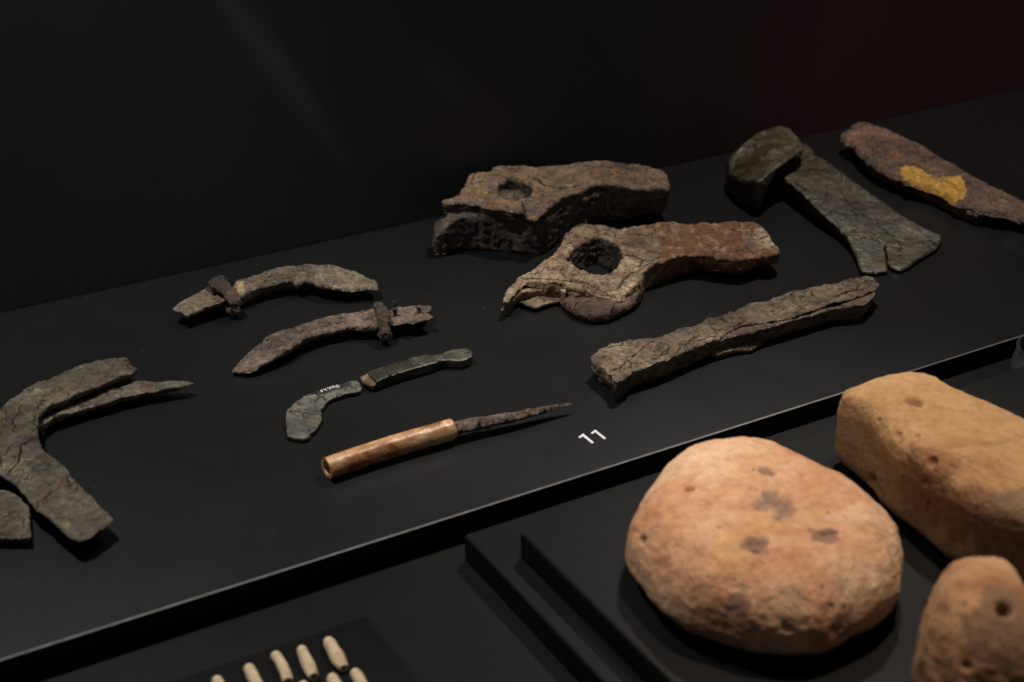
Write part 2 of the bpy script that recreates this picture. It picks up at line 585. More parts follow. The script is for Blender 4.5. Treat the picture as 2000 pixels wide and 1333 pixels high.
# ------------------------------------------------------------------ materials
class NT:
    def __init__(s, name):
        s.m = bpy.data.materials.new(name)
        s.m.use_nodes = True
        s.t = s.m.node_tree
        s.b = s.t.nodes["Principled BSDF"]
        s.tc = s.t.nodes.new("ShaderNodeTexCoord").outputs["Object"]
    def link(s, a, b):
        s.t.links.new(a, b)
    def node(s, typ, **kw):
        n = s.t.nodes.new(typ)
        for k, v in kw.items():
            if isinstance(v, bpy.types.NodeSocket):
                s.link(v, n.inputs[k.replace("_", " ")])
            elif k in n.inputs:
                n.inputs[k].default_value = v
            else:
                setattr(n, k, v)
        return n
    def noise(s, scale, detail=8, rough=0.6, dist=0.0, vec=None):
        n = s.t.nodes.new("ShaderNodeTexNoise")
        n.inputs["Scale"].default_value = scale
        n.inputs["Detail"].default_value = detail
        n.inputs["Roughness"].default_value = rough
        n.inputs["Distortion"].default_value = dist
        s.link(vec or s.tc, n.inputs["Vector"])
        return n.outputs["Fac"]
    def off(s, d):
        n = s.t.nodes.new("ShaderNodeMapping")
        n.inputs["Location"].default_value = (d, d * 1.7, -d)
        s.link(s.tc, n.inputs["Vector"])
        return n.outputs[0]
    def ramp(s, fac, stops):
        n = s.t.nodes.new("ShaderNodeValToRGB")
        el = n.color_ramp.elements
        while len(el) < len(stops):
            el.new(0.5)
        for e, (p, c) in zip(el, stops):
            e.position = p
            e.color = (tuple(c) + (1,)) if hasattr(c, '__len__') else (c, c, c, 1)
        s.link(fac, n.inputs[0])
        return n.outputs[0]
    def mix(s, fac, a, b, mode='MIX'):
        n = s.t.nodes.new("ShaderNodeMix")
        n.data_type = 'RGBA'
        n.blend_type = mode
        for sock, v in ((n.inputs[0], fac), (n.inputs[6], a), (n.inputs[7], b)):
            if isinstance(v, bpy.types.NodeSocket):
                s.link(v, sock)
            elif not hasattr(v, '__len__'):
                sock.default_value = v if sock.type == 'VALUE' else (v, v, v, 1)
            else:
                sock.default_value = tuple(v) + (1,)
        return n.outputs[2]
    def math(s, op, a, b=0.0):
        n = s.t.nodes.new("ShaderNodeMath")
        n.operation = op
        for sock, v in ((n.inputs[0], a), (n.inputs[1], b)):
            if isinstance(v, bpy.types.NodeSocket):
                s.link(v, sock)
            else:
                sock.default_value = v
        return n.outputs[0]
    def attr(s, name):
        n = s.t.nodes.new("ShaderNodeAttribute")
        n.attribute_name = name
        return n.outputs["Fac"]
    def voro(s, scale, feature='DISTANCE_TO_EDGE', vec=None):
        n = s.t.nodes.new("ShaderNodeTexVoronoi")
        n.feature = feature
        n.inputs["Scale"].default_value = scale
        s.link(vec or s.tc, n.inputs["Vector"])
        return n.outputs["Distance"]
    def bump(s, h, dist, strength=1.0, prev=None):
        n = s.t.nodes.new("ShaderNodeBump")
        n.inputs["Strength"].default_value = strength
        n.inputs["Distance"].default_value = dist
        s.link(h, n.inputs["Height"])
        if prev:
            s.link(prev, n.inputs["Normal"])
        return n.outputs[0]
    def done(s, col, rough, normal=None, spec=0.5, metal=0.0):
        for k, v in (("Base Color", col), ("Roughness", rough), ("Normal", normal), ("Specular IOR Level", spec), ("Metallic", metal)):
            if v is None:
                continue
            i = s.b.inputs[k]
            if isinstance(v, bpy.types.NodeSocket):
                s.link(v, i)
            else:
                i.default_value = tuple(v) + (1,) if hasattr(v, "__len__") else v
        return s.m

def rust(name, cols, spots=(0.20, 0.075, 0.02), spot_at=0.60, rough=(0.32, 0.58), scale=1.0, patch=None, bump=1.0, spec=0.6, fleck=0.72, streak=0.0):
    n = NT(name)
    v = n.tc
    a = n.noise(55 * scale, 10, 0.70, 0.5)
    b = n.noise(19 * scale, 5, 0.6, 0.8, n.off(7.0))
    a = n.math('ADD', n.math('MULTIPLY', a, 0.5), n.math('MULTIPLY', b, 0.5))
    col = n.ramp(a, [(0.39, cols[0]), (0.47, cols[1]), (0.53, cols[2]), (0.60, cols[3])])
    s_ = n.ramp(n.noise(70 * scale, 9, 0.72, 1.0, n.off(0.3)), [(spot_at - 0.06, 0.0), (spot_at + 0.05, 1.0)])
    col = n.mix(n.math('MULTIPLY', s_, 0.85), col, spots)
    f = n.ramp(n.noise(330 * scale, 6, 0.75, 0.0, n.off(0.7)), [(0.34, 0.34), (0.46, 0.84), (0.55, 1.1), (0.68, 1.75)])
    col = n.mix(1.0, col, f, 'MULTIPLY')
    dk = n.ramp(n.noise(120 * scale, 8, 0.7, 0.6, n.off(8.3)), [(0.37, 0.28), (0.44, 0.95), (0.55, 1.0), (0.64, 1.65)])
    col = n.mix(1.0, col, dk, 'MULTIPLY')
    gl = n.ramp(n.noise(800, 3, 0.6, 0.0, n.off(1.3)), [(fleck - 0.04, 0.0), (fleck + 0.01, 1.0)])
    col = n.mix(n.math('MULTIPLY', gl, 0.85), col, (0.42, 0.36, 0.27))
    if patch:
        if hasattr(patch[0], "__len__"):
            pc = n.ramp(n.noise(120, 8, 0.7, 0.6, n.off(2.0)), [(0.34, patch[0]), (0.47, patch[1]), (0.56, patch[2]), (0.64, patch[3])])
        else:
            pc = n.mix(1.0, patch, n.ramp(n.noise(260, 6, 0.75, 0.0, n.off(2.0)), [(0.34, 0.35), (0.5, 0.95), (0.64, 1.35)]), 'MULTIPLY')
        col = n.mix(n.attr("patch"), col, pc)
    r = n.ramp(n.noise(140 * scale, 6, 0.6, 0.0, n.off(4.0)), [(0.35, rough[0]), (0.65, rough[1])])
    h = n.math('ADD', n.math('MULTIPLY', n.noise(170 * scale, 8, 0.7, 0.3), 1.0), n.math('MULTIPLY', n.noise(720 * scale, 6, 0.7), 0.45))
    vd = n.ramp(n.voro(110 * scale, vec=n.off(5.0)), [(0.0, 0.0), (0.03, 1.0)])
    wig = n.ramp(n.noise(60, 4, 0.6, 0.0, n.off(6.0)), [(0.58, 0.0), (0.66, 1.0)])
    vd = n.math('MULTIPLY', n.math('SUBTRACT', vd, 1.0), wig)
    nm = n.bump(n.math('ADD', h, n.math('MULTIPLY', vd, 0.5)), 0.0022 * bump)
    return n.done(col, r, nm, spec)

def clay(name, cols, dark=(0.16, 0.10, 0.085), patch2=(0.48, 0.27, 0.09), scale=1.0, at_=(0.32, 0.45, 0.56, 0.68)):
    n = NT(name)
    a = n.noise(22 * scale, 9, 0.62, 0.6)
    col = n.ramp(a, list(zip(at_, cols)))
    st = n.ramp(n.noise(48 * scale, 8, 0.65, 1.2, n.off(0.4)), [(0.60, 0.0), (0.72, 1.0)])
    col = n.mix(n.math('MULTIPLY', st, 0.55), col, dark)
    col = n.mix(n.math('MULTIPLY', n.attr("ochre"), 0.4), col, patch2)
    col = n.mix(n.math('MULTIPLY', n.attr("stain"), 0.8), col, dark)
    col = n.mix(n.math('MULTIPLY', n.attr("sooty"), 0.6), col, (0.13, 0.095, 0.075))
    f = n.ramp(n.noise(210 * scale, 7, 0.7, 0.0, n.off(0.9)), [(0.30, 0.70), (0.45, 0.94), (0.55, 1.04), (0.70, 1.18)])
    col = n.mix(1.0, col, f, 'MULTIPLY')
    pk = n.ramp(n.noise(160, 4, 0.6, 0.5, n.off(3.0)), [(0.70, 0.0), (0.76, 1.0)])
    col = n.mix(n.math('MULTIPLY', pk, 0.6), col, (0.12, 0.065, 0.035))
    h = n.math('ADD', n.noise(120, 9, 0.66, 0.4), n.math('MULTIPLY', n.noise(520, 6, 0.7), 0.35))
    h = n.math('SUBTRACT', h, n.math('MULTIPLY', pk, 0.35))
    nm = n.bump(h, 0.0026)
    return n.done(col, 0.85, nm, 0.25)

def black_board(name, base, r0, r1, spec=0.5):
    n = NT(name)
    c = n.ramp(n.noise(14, 6, 0.6), [(0.3, [x * 0.95 for x in base]), (0.7, [x * 1.05 for x in base])])
    r = n.ramp(n.noise(9, 8, 0.65, 0.6, n.off(1.0)), [(0.3, r0), (0.7, r1)])
    nm = n.bump(n.noise(900, 3, 0.6), 0.00003, 0.3)
    return n.done(c, r, nm, spec)

def plain(name, col, rough=0.6, spec=0.4, var=0.15, scale=300):
    n = NT(name)
    f = n.ramp(n.noise(scale, 5, 0.6), [(0.3, 1 - var), (0.7, 1 + var)])
    return n.done(n.mix(1.0, col, f, 'MULTIPLY'), rough, n.bump(n.noise(scale * 2, 4, 0.6), 0.0002), spec)

M_SHELF = black_board("black_satin_board", (0.0050, 0.0052, 0.0056), 0.33, 0.38)
M_BASE = black_board("black_matt_board", (0.0032, 0.0032, 0.0031), 0.45, 0.6, 0.15)
M_WALL = black_board("black_wall_paint", (0.031, 0.0325, 0.034), 0.5, 0.65)
M_EDGE = plain("board_edge_highlight", (0.32, 0.32, 0.322), 0.5, 0.5, 0.25, 120)  # pale grey stands for the light caught along the bevel

M_SICKLE = rust("grey_green_corroded_iron", [(0.040, 0.031, 0.018), (0.076, 0.062, 0.037), (0.108, 0.092, 0.058), (0.166, 0.144, 0.094)], (0.12, 0.055, 0.028), 0.60)
M_KNIFE1 = rust("buff_corroded_iron", [(0.059, 0.041, 0.024), (0.117, 0.088, 0.053), (0.156, 0.122, 0.075), (0.235, 0.188, 0.117)], (0.17, 0.09, 0.04), 0.62, patch=(0.36, 0.26, 0.13))
M_KNIFE2 = rust("grey_brown_corroded_iron", [(0.045, 0.029, 0.021), (0.110, 0.073, 0.052), (0.145, 0.099, 0.072), (0.24, 0.172, 0.122)], (0.19, 0.085, 0.035), 0.60)
M_COLLAR = rust("dark_lumpy_iron", [(0.028, 0.019, 0.015), (0.065, 0.043, 0.032), (0.11, 0.073, 0.052), (0.22, 0.155, 0.11)], scale=1.3, bump=1.3, rough=(0.3, 0.55))
M_HOOK = rust("slate_green_iron", [(0.045, 0.041, 0.030), (0.082, 0.076, 0.058), (0.111, 0.104, 0.082), (0.156, 0.143, 0.111)], (0.15, 0.115, 0.07), 0.62, patch=(0.009, 0.008, 0.0065), bump=0.5)
M_HAFT = rust("polished_dark_horn", [(0.018, 0.017, 0.011), (0.035, 0.033, 0.022), (0.052, 0.049, 0.034), (0.10, 0.09, 0.062)], (0.10, 0.07, 0.04), 0.64, rough=(0.26, 0.42), bump=0.25, fleck=0.8)
M_CORE = rust("broken_wood_core", [(0.13, 0.075, 0.04), (0.26, 0.17, 0.10), (0.34, 0.24, 0.15), (0.42, 0.32, 0.21)], (0.25, 0.12, 0.05), 0.6, rough=(0.6, 0.8))
M_HAM1 = rust("ochre_brown_iron", [(0.061, 0.039, 0.025), (0.157, 0.099, 0.060), (0.218, 0.146, 0.092), (0.299, 0.210, 0.129)], (0.24, 0.12, 0.035), 0.57)
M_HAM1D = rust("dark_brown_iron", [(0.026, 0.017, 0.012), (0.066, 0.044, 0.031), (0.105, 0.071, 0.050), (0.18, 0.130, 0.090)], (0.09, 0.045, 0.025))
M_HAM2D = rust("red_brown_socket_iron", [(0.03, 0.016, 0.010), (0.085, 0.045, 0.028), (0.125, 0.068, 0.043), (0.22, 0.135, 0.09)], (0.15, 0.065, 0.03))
M_HAM2 = rust("pink_tan_corroded_iron", [(0.109, 0.066, 0.037), (0.261, 0.176, 0.107), (0.369, 0.263, 0.164), (0.520, 0.411, 0.268)], (0.15, 0.065, 0.028), 0.60,
              patch=[(0.06, 0.025, 0.012), (0.18, 0.074, 0.029), (0.25, 0.112, 0.043), (0.42, 0.31, 0.20)])
M_BAR = rust("taupe_corroded_iron", [(0.072, 0.047, 0.028), (0.177, 0.121, 0.074), (0.243, 0.177, 0.110), (0.354, 0.267, 0.173)], (0.13, 0.075, 0.042), 0.60)
M_AXE = rust("olive_black_iron", [(0.016, 0.013, 0.005), (0.036, 0.029, 0.014), (0.056, 0.046, 0.024), (0.104, 0.088, 0.050)], (0.05, 0.031, 0.018), 0.60, rough=(0.22, 0.38), bump=0.35, spec=0.8)
M_SPIKE = rust("red_brown_rusted_iron", [(0.042, 0.025, 0.018), (0.102, 0.062, 0.043), (0.138, 0.088, 0.060), (0.228, 0.138, 0.082)], (0.20, 0.085, 0.03), 0.58, patch=(0.56, 0.31, 0.045))
M_TANG = rust("brown_iron_spike", [(0.025, 0.015, 0.010), (0.08, 0.050, 0.034), (0.15, 0.10, 0.068), (0.26, 0.185, 0.125)], (0.21, 0.09, 0.035), 0.60, rough=(0.26, 0.5), bump=1.0)
def bone():
    n = NT("orange_brown_bone")
    mp = n.t.nodes.new("ShaderNodeMapping")
    mp.inputs["Rotation"].default_value = (0, 0, -BONE_ANG)
    mp.inputs["Scale"].default_value = (0.75, 1.3, 1.3)
    n.link(n.tc, mp.inputs[0])
    a = n.noise(70, 9, 0.62, 0.6, mp.outputs[0])
    col = n.ramp(a, [(0.34, (0.12, 0.042, 0.016)), (0.43, (0.36, 0.155, 0.065)), (0.51, (0.54, 0.29, 0.14)), (0.62, (0.68, 0.48, 0.28))])
    f = n.ramp(n.noise(380, 5, 0.7, 0.0, mp.outputs[0]), [(0.3, 0.75), (0.6, 1.08)])
    col = n.mix(1.0, col, f, 'MULTIPLY')
    return n.done(col, 0.27, n.bump(n.noise(160, 7, 0.6, 0.2, mp.outputs[0]), 0.0005), 0.5)
M_CLAY_D = clay("pink_fired_clay", [(0.41, 0.185, 0.095), (0.54, 0.285, 0.16), (0.59, 0.36, 0.22), (0.66, 0.455, 0.295)], (0.20, 0.115, 0.085), (0.54, 0.31, 0.12))
M_CLAY_B = clay("buff_fired_clay", [(0.30, 0.155, 0.065), (0.42, 0.245, 0.115), (0.46, 0.275, 0.135), (0.50, 0.315, 0.165)], (0.25, 0.115, 0.06))
M_CLAY_C = clay("brown_fired_clay", [(0.345, 0.159, 0.075), (0.483, 0.256, 0.138), (0.552, 0.329, 0.194), (0.632, 0.439, 0.275)], (0.24, 0.14, 0.095))
M_BEAD = clay("pale_bone_bead", [(0.50, 0.34, 0.21), (0.66, 0.50, 0.32), (0.72, 0.57, 0.38), (0.77, 0.64, 0.45)], (0.38, 0.25, 0.17), scale=3.0)
M_BORE = plain("dark_bore", (0.05, 0.022, 0.015), 0.8)
M_WHITE = plain("white_print", (0.76, 0.76, 0.75), 0.6, 0.3, 0.03)
M_INK = plain("white_ink", (0.72, 0.71, 0.66), 0.6, 0.3, 0.1, 900)
M_DUST = plain("pale_dust", (0.22, 0.20, 0.17), 0.9, 0.1)
M_TRAY = black_board("black_tray_acrylic", (0.0034, 0.0034, 0.0033), 0.45, 0.6, 0.15)
def glass():
    n = NT("clear_glass")
    n.b.inputs["Base Color"].default_value = (0.55, 0.58, 0.56, 1)
    n.b.inputs["Roughness"].default_value = 0.15
    lw = n.t.nodes.new("ShaderNodeLayerWeight")
    lw.inputs["Blend"].default_value = 0.45
    fac = n.ramp(lw.outputs["Facing"], [(0.0, 0.03), (0.6, 0.08), (1.0, 0.55)])
    tr = n.t.nodes.new("ShaderNodeBsdfTransparent")
    tr.inputs[0].default_value = (0.93, 0.96, 0.95, 1)
    mx = n.t.nodes.new("ShaderNodeMixShader")
    n.link(fac, mx.inputs[0])
    n.link(tr.outputs[0], mx.inputs[1])
    n.link(n.b.outputs[0], mx.inputs[2])
    n.link(mx.outputs[0], n.t.nodes["Material Output"].inputs["Surface"])
    return n.m
M_GLASS = glass()

# ------------------------------------------------------------------ setting
YB, YF, ZB = 0.1785, -0.1376, -0.0138
XL, XR = -1.1, 1.5
def box(name, lo, hi, mat, parent=None, bevel=0.0008, loc=None):
    bm = bmesh.new()
    bmesh.ops.create_cube(bm, size=1)
    for v in bm.verts:
        v.co = Vector([lo[k] + (hi[k] - lo[k]) * (v.co[k] + 0.5) for k in range(3)])
    if bevel:
        bmesh.ops.bevel(bm, geom=bm.edges[:], offset=bevel, segments=2, affect='EDGES')
    V = [tuple(v.co) for v in bm.verts]
    bm.verts.index_update()
    F = [[v.index for v in f.verts] for f in bm.faces]
    bm.free()
    return mesh_obj(name, V, F, mat, parent, sharp=30, loc=loc or ((lo[0] + hi[0]) / 2, (lo[1] + hi[1]) / 2, lo[2]))
tag(box("back_wall", (XL, YB + 0.001, -0.2), (XR, YB + 0.02, 1.2), M_WALL, bevel=0), kind='structure')
tag(box("case_floor", (XL, -1.2, ZB - 0.02), (XR, YB, ZB), M_BASE, bevel=0), kind='structure')
sh = empty("display_shelf", (0.1, 0.02, ZB), "long black satin display board carrying the iron tools", "shelf")
box("board", (XL, YF + 0.0005, ZB + 0.0002), (XR, YB, 0), M_SHELF, sh, 0.0)
# chamfered front arris of the board, its highlight painted on as pale grey
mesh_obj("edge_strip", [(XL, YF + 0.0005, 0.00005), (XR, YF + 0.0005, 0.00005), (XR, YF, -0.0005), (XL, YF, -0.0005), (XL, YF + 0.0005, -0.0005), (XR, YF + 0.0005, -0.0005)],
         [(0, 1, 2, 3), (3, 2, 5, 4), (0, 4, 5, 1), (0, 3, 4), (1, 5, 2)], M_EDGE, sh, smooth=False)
mesh_obj("front_face", [(XL, YF + 0.0002, -0.0005), (XR, YF + 0.0002, -0.0005), (XR, YF + 0.0002, ZB + 0.0002), (XL, YF + 0.0002, ZB + 0.0002),
                        (XL, YF + 0.0008, -0.0005), (XR, YF + 0.0008, -0.0005), (XR, YF + 0.0008, ZB + 0.0002), (XL, YF + 0.0008, ZB + 0.0002)],
         [(0, 1, 2, 3), (7, 6, 5, 4), (0, 4, 5, 1), (3, 2, 6, 7), (0, 3, 7, 4), (1, 5, 6, 2)], M_SHELF, sh, smooth=False)
tag(box("plinth", (-0.1129, -0.62, ZB + 0.0002), (XR - 0.3, -0.1533, 0.0), M_BASE, bevel=0.0005), "wide low black plinth in front of the shelf, under the narrower step", "plinth")
ZS = 0.0133
tag(box("riser_block", (-0.0995, -0.60, 0.0002), (XR - 0.3, -0.1805, ZS), M_BASE, bevel=0.0005), "black raised block on the plinth carrying the clay weights", "plinth")

# ------------------------------------------------------------------ sickle and its neighbour, far left
z1 = Z(0, 660, 0.315)
def base_of(pts, z=0.0):
    p = np.array([q[:2] for q in pts]).mean(0)
    return tuple(at(p[0], p[1], z))
band = z1([(-40, 470, 13, 8), (30, 395, 13, 8), (70, 360), (180, 300), (290, 250), (400, 200), (500, 165), (600, 140), (700, 125), (780, 112), (800, 140), (820, 170), (855, 180), (835, 208),
           (780, 225), (700, 250), (600, 290), (500, 330), (430, 365), (350, 400), (290, 430), (255, 455), (240, 490), (232, 560), (235, 610), (245, 640), (270, 690), (320, 730), (380, 775),
           (410, 800), (440, 850, 12, 8), (500, 910, 11, 7.5), (550, 960, 11, 7.5), (600, 1010, 11, 7), (650, 1060, 11, 7), (700, 1100, 11, 7), (690, 1130, 11, 7), (650, 1160, 11, 7), (600, 1190, 11, 7), (560, 1225, 11, 7),
           (490, 1253, 11, 7), (450, 1240, 11, 7), (400, 1200, 11, 7), (340, 1150, 11, 7), (280, 1090, 11, 7), (220, 1050, 11, 7), (180, 1000, 11, 7), (120, 930, 12, 7), (70, 880, 12, 7), (20, 850, 12, 7), (-70, 800, 12, 7), (-150, 700, 12, 7), (-130, 580, 12, 7)])
t = empty("sickle", base_of(band), "broken grey-green iron sickle curving back on itself at the left edge", "sickle")
slab("curved_blade", M_SICKLE, t, band, z=14, zb=8.5, amp=0.55, jag=0.5, auto=16, seed=3, grid=0.7, inset=2.5, edge=1.1,
     cracks=[(z1([(215, 615), (170, 645), (130, 665), (125, 700), (110, 755), (60, 800), (20, 830)]), 1.0, 2.5), (z1([(130, 790), (80, 810), (40, 830)]), 0.6, 1.2),
             (z1([(265, 880, 12), (300, 905, 12), (325, 915, 12)]), 0.6, 0.8), (z1([(600, 1150, 11), (630, 1110, 11)]), 0.9, 0.8)],
     ctrl=[(z1([(640, 1110)])[0] + (11.8,)), (z1([(450, 1000)])[0] + (12,)), (z1([(500, 230)])[0] + (14.6,))])
prong = z1([(235, 560, 7, 2), (250, 510), (290, 465), (350, 430), (430, 388), (520, 345), (600, 312), (700, 278), (790, 258), (850, 260), (940, 265), (1050, 262), (1160, 262, 8, 6), (1205, 275, 8, 7), (1150, 292, 8, 6), (1080, 302), (1000, 316), (900, 332), (800, 356), (740, 367), (690, 392),
            (620, 402), (530, 432), (430, 462), (330, 494), (260, 542)])
slab("thin_blade", M_SICKLE, t, prong, z=8, zb=3.5, amp=0.5, jag=0.5, auto=6, seed=4, cracks=[(z1([(330, 440), (400, 440), (450, 410)]), 0.7, 1.0)])
frag = z1([(-160, 900), (-60, 925), (0, 930), (50, 937), (100, 965), (150, 1000), (180, 1030), (185, 1100), (188, 1235), (100, 1237), (0, 1235), (-160, 1235)])
t = empty("iron_plate", base_of(frag), "small flat grey iron plate tucked beside the sickle's lower arm, cut off by the frame", "iron fragment")
slab("plate", M_SICKLE, t, frag, z=6, zb=1.5, amp=0.4, jag=0.4, auto=5, seed=6, cracks=[(z1([(25, 1110), (70, 1085), (120, 1080)]), 0.8, 1.2), (z1([(60, 1225), (90, 1200)]), 0.6, 0.8)])

# ------------------------------------------------------------------ two curved knives with collars
z2 = Z(320, 480, 0.28)
def ring_collar(parent, far, near, ztop, zbot, rad, seed, lump=1.25):
    a, b = at(*far, ztop * 0.001), at(*near, ztop * 0.001)
    d = b - a
    pts = [(0.02, zbot + 2.5), (-0.05, (ztop + zbot) / 2), (0.08, ztop - 1.0), (0.5, ztop + 0.6), (0.92, ztop - 1.5), (1.05, (ztop + zbot) / 2), (0.98, zbot + 2.2), (0.5, zbot + 2.0)]
    P = []
    for s, zz in pts:
        q = a + d * s
        P.append((q[0], q[1], zz * 0.001))
    P = np.array(P)
    P = bez(np.vstack([P, P[:1]]), 61)[:-1]
    r = rad * (1 + 0.25 * fbm(P, 120, 2, 0.5, seed))
    r[:20] *= lump
    return tube("collar", M_COLLAR, parent, P, r, closed=True, seg=26, noise=1.3, freq=300, seed=seed, sharp=0)
blade1 = z2([(495, 232), (560, 215), (640, 190), (750, 160), (850, 140), (930, 127), (990, 121), (1080, 127), (1180, 129), (1260, 148), (1330, 165), (1390, 190, 9, 6.5), (1410, 210, 9, 6.5), (1460, 225, 9, 6.5), (1490, 240, 9, 6.5), (1495, 285, 9, 6.5), (1480, 295, 9, 6.5),
             (1400, 295, 9, 6.5), (1300, 298, 9.5, 6.5), (1200, 290, 10, 6.5), (1120, 275, 10.5, 6.5), (1060, 255, 11, 6.5), (1000, 235, 11, 6), (970, 242, 10.5, 6), (950, 262, 10, 6), (910, 260, 10, 5), (900, 230, 11, 4), (830, 240, 11, 3.5), (760, 255, 11, 3.5), (680, 275, 11, 3.5), (600, 305, 11, 3), (550, 330, 11, 2.5), (500, 345, 11, 2.5), (480, 290, 11, 3)])
t = empty("curved_knife", base_of(blade1), "curved buff-brown iron knife near the wall, its notched blade pointing right", "knife")
slab("blade", M_KNIFE1, t, blade1, z=11.5, zb=7, amp=0.5, jag=0.4, auto=9, flake=0.45, seed=8, bulge=0.5,
     edge=1.6, cracks=[(z2([(945, 160), (990, 175), (1030, 185), (1070, 178)]), 1.0, 1.2), (z2([(560, 270), (640, 235), (720, 215), (800, 180)]), 0.7, 1.0), (z2([(1165, 278, 10), (1195, 262, 10)]), 0.7, 1.2), (z2([(640, 260), (760, 225), (880, 212)]), 0.6, 1.0)],
     patch=z2([(505, 240), (545, 235), (560, 300), (550, 325), (505, 320)]))
tang1 = z2([(60, 430), (85, 405), (150, 365), (220, 330), (300, 285), (360, 268, 11, 7), (450, 300, 11, 7), (470, 340, 11, 7), (440, 365, 11, 7), (380, 400), (320, 412), (250, 442), (160, 478), (140, 475), (125, 455), (90, 448)])
slab("tang", M_KNIFE1, t, tang1, z=10, zb=6, amp=0.3, jag=0.35, seed=9, cracks=[(z2([(340, 385), (370, 370), (390, 372)]), 0.6, 1.0)], pits=[(z2([(355, 345)])[0] + (0.5, 1.2)), (z2([(203, 408)])[0] + (0.8, 0.5))])
ring_collar(t, (420, 551), (455, 577), 14.5, 2.5, 3.5, 2.0, 1.35)

blade2 = z2([(475, 860, 4, 1.5), (500, 820, 5, 2), (560, 760, 6, 2.5), (620, 705, 7, 3), (680, 660, 8, 3.5), (700, 635, 8, 3.5), (760, 605), (830, 580), (900, 550), (970, 530), (1080, 500), (1180, 480), (1290, 460), (1380, 445), (1470, 430), (1560, 440), (1580, 500), (1560, 550), (1500, 560),
             (1400, 557), (1280, 558), (1190, 575), (1100, 595), (1040, 620), (980, 645), (920, 680), (860, 720), (790, 760, 8.5, 4), (720, 805, 7, 3), (650, 840, 6, 2.5), (590, 865, 5, 2), (530, 872, 4, 1.5), (490, 870, 4, 1.5)])
t = empty("curved_knife", base_of(blade2), "reddish grey-brown curved iron knife with riveted tang, its pointed tip toward lower left", "knife")
slab("blade", M_KNIFE2, t, blade2, z=9.5, zb=4.5, amp=0.45, jag=0.4, auto=9, flake=0.45, seed=11, bulge=0.4,
     edge=1.8, cracks=[(z2([(1055, 565), (1120, 555), (1170, 540), (1230, 530)]), 1.0, 1.4), (z2([(680, 655, 8), (730, 655, 8), (790, 640, 8)]), 0.7, 0.8), (z2([(850, 655), (890, 640)]), 0.5, 0.8)])
tang2 = z2([(1560, 530), (1570, 450), (1640, 425), (1740, 415), (1790, 415), (1850, 405), (1875, 418), (1860, 440), (1830, 458), (1880, 490), (1870, 505), (1800, 512), (1740, 540), (1680, 527), (1610, 543)])
slab("tang", M_KNIFE2, t, tang2, z=9.5, zb=7, amp=0.4, jag=0.4, seed=12)
ring_collar(t, (740, 597), (752, 632), 12.5, 2.5, 3.3, 5.0, 1.1)
for (bu, bv, tv, r) in ((772, 616, 602, 1.3), (770, 609, 588, 0.9), (818, 612, 597, 1.3)):
    b = at(bu, bv, 0.009)
    dist = np.linalg.norm(b - CAM)
    hgt = (bv - tv) * dist / FPX / 0.88
    P = np.array([b + np.array([0, 0, hgt * s]) for s in np.linspace(-0.15, 1, 9)])
    tube("rivet", M_COLLAR, t, P, r * np.array([1, 1, .95, .9, .85, .9, 1.15, 1.25, 0.6]), seg=12, noise=0.3, freq=500, seed=bu)

# ------------------------------------------------------------------ broken billhook blade with inked number, and its haft
z3 = Z(540, 660, 0.21)
hook = z3([(100, 910), (85, 800), (90, 680), (130, 640), (190, 580), (270, 530), (330, 505), (400, 480), (480, 450), (560, 430), (640, 410), (700, 397), (740, 393), (770, 410), (795, 470), (780, 495), (720, 505), (650, 515), (560, 545), (500, 570), (460, 600), (440, 640), (410, 660),
           (422, 690), (415, 715), (425, 760), (400, 800), (375, 840), (340, 870), (310, 885), (312, 910), (260, 938), (180, 930)])
t = empty("billhook_blade", base_of(hook), "small cracked slate-green hooked blade with a white inked number on black", "blade fragment")
slab("blade", M_HOOK, t, hook, z=2.8, zb=0.3, smooth=0, amp=0.18, jag=0.3, auto=5, seed=14, flake=0.1, inset=0.3, grid=0.55, edge=0.4, side=0.25, bulge=0.1, rings=3, step=0.6,
     cracks=[(z3([(105, 685), (200, 690), (300, 700), (415, 718)]), 0.7, 1.0), (z3([(350, 500), (400, 540), (470, 588)]), 0.7, 1.0), (z3([(255, 692), (250, 740)]), 0.4, 0.6)],
     patch=z3([(300, 500), (340, 470), (480, 430), (600, 395), (720, 360), (655, 400), (695, 415), (690, 432), (640, 462), (560, 482), (480, 507), (400, 532), (360, 524), (310, 530)]))
z3n = Z(600, 730, 0.06)
def stroke_mesh(strokes, width, z, thick):
    V, F = [], []
    for s in strokes:
        P = np.array([at(p[0], p[1], z)[:2] for p in s[1]])
        P = resample(P, 0.00025, closed=False)
        tt = np.gradient(P, axis=0)
        n = np.stack([-tt[:, 1], tt[:, 0]], 1)
        n /= np.linalg.norm(n, axis=1)[:, None] + 1e-12
        b = len(V)
        w = s[0] * width / 2
        for i in range(len(P)):
            for sgn in (-1, 1):
                q = P[i] + n[i] * w * sgn
                V.append((q[0], q[1], z + thick))
                V.append((q[0], q[1], z - 0.0006))
        for i in range(len(P) - 1):
            a = b + i * 4
            F += [(a, a + 2, a + 6, a + 4), (a, a + 4, a + 5, a + 1), (a + 2, a + 3, a + 7, a + 6)]
        e = b + (len(P) - 1) * 4
        F += [(b, b + 1, b + 3, b + 2), (e, e + 2, e + 3, e + 1)]
    return V, F
def ell(cx, cy, rx, ry, rot=0.0, a0=0, a1=360, n=20):
    r = []
    for k in range(n + 1):
        a = math.radians(a0 + (a1 - a0) * k / n)
        x, y = rx * math.cos(a), ry * math.sin(a)
        c, s = math.cos(math.radians(rot)), math.sin(math.radians(rot))
        r.append((cx + x * c - y * s, cy + x * s + y * c))
    return r
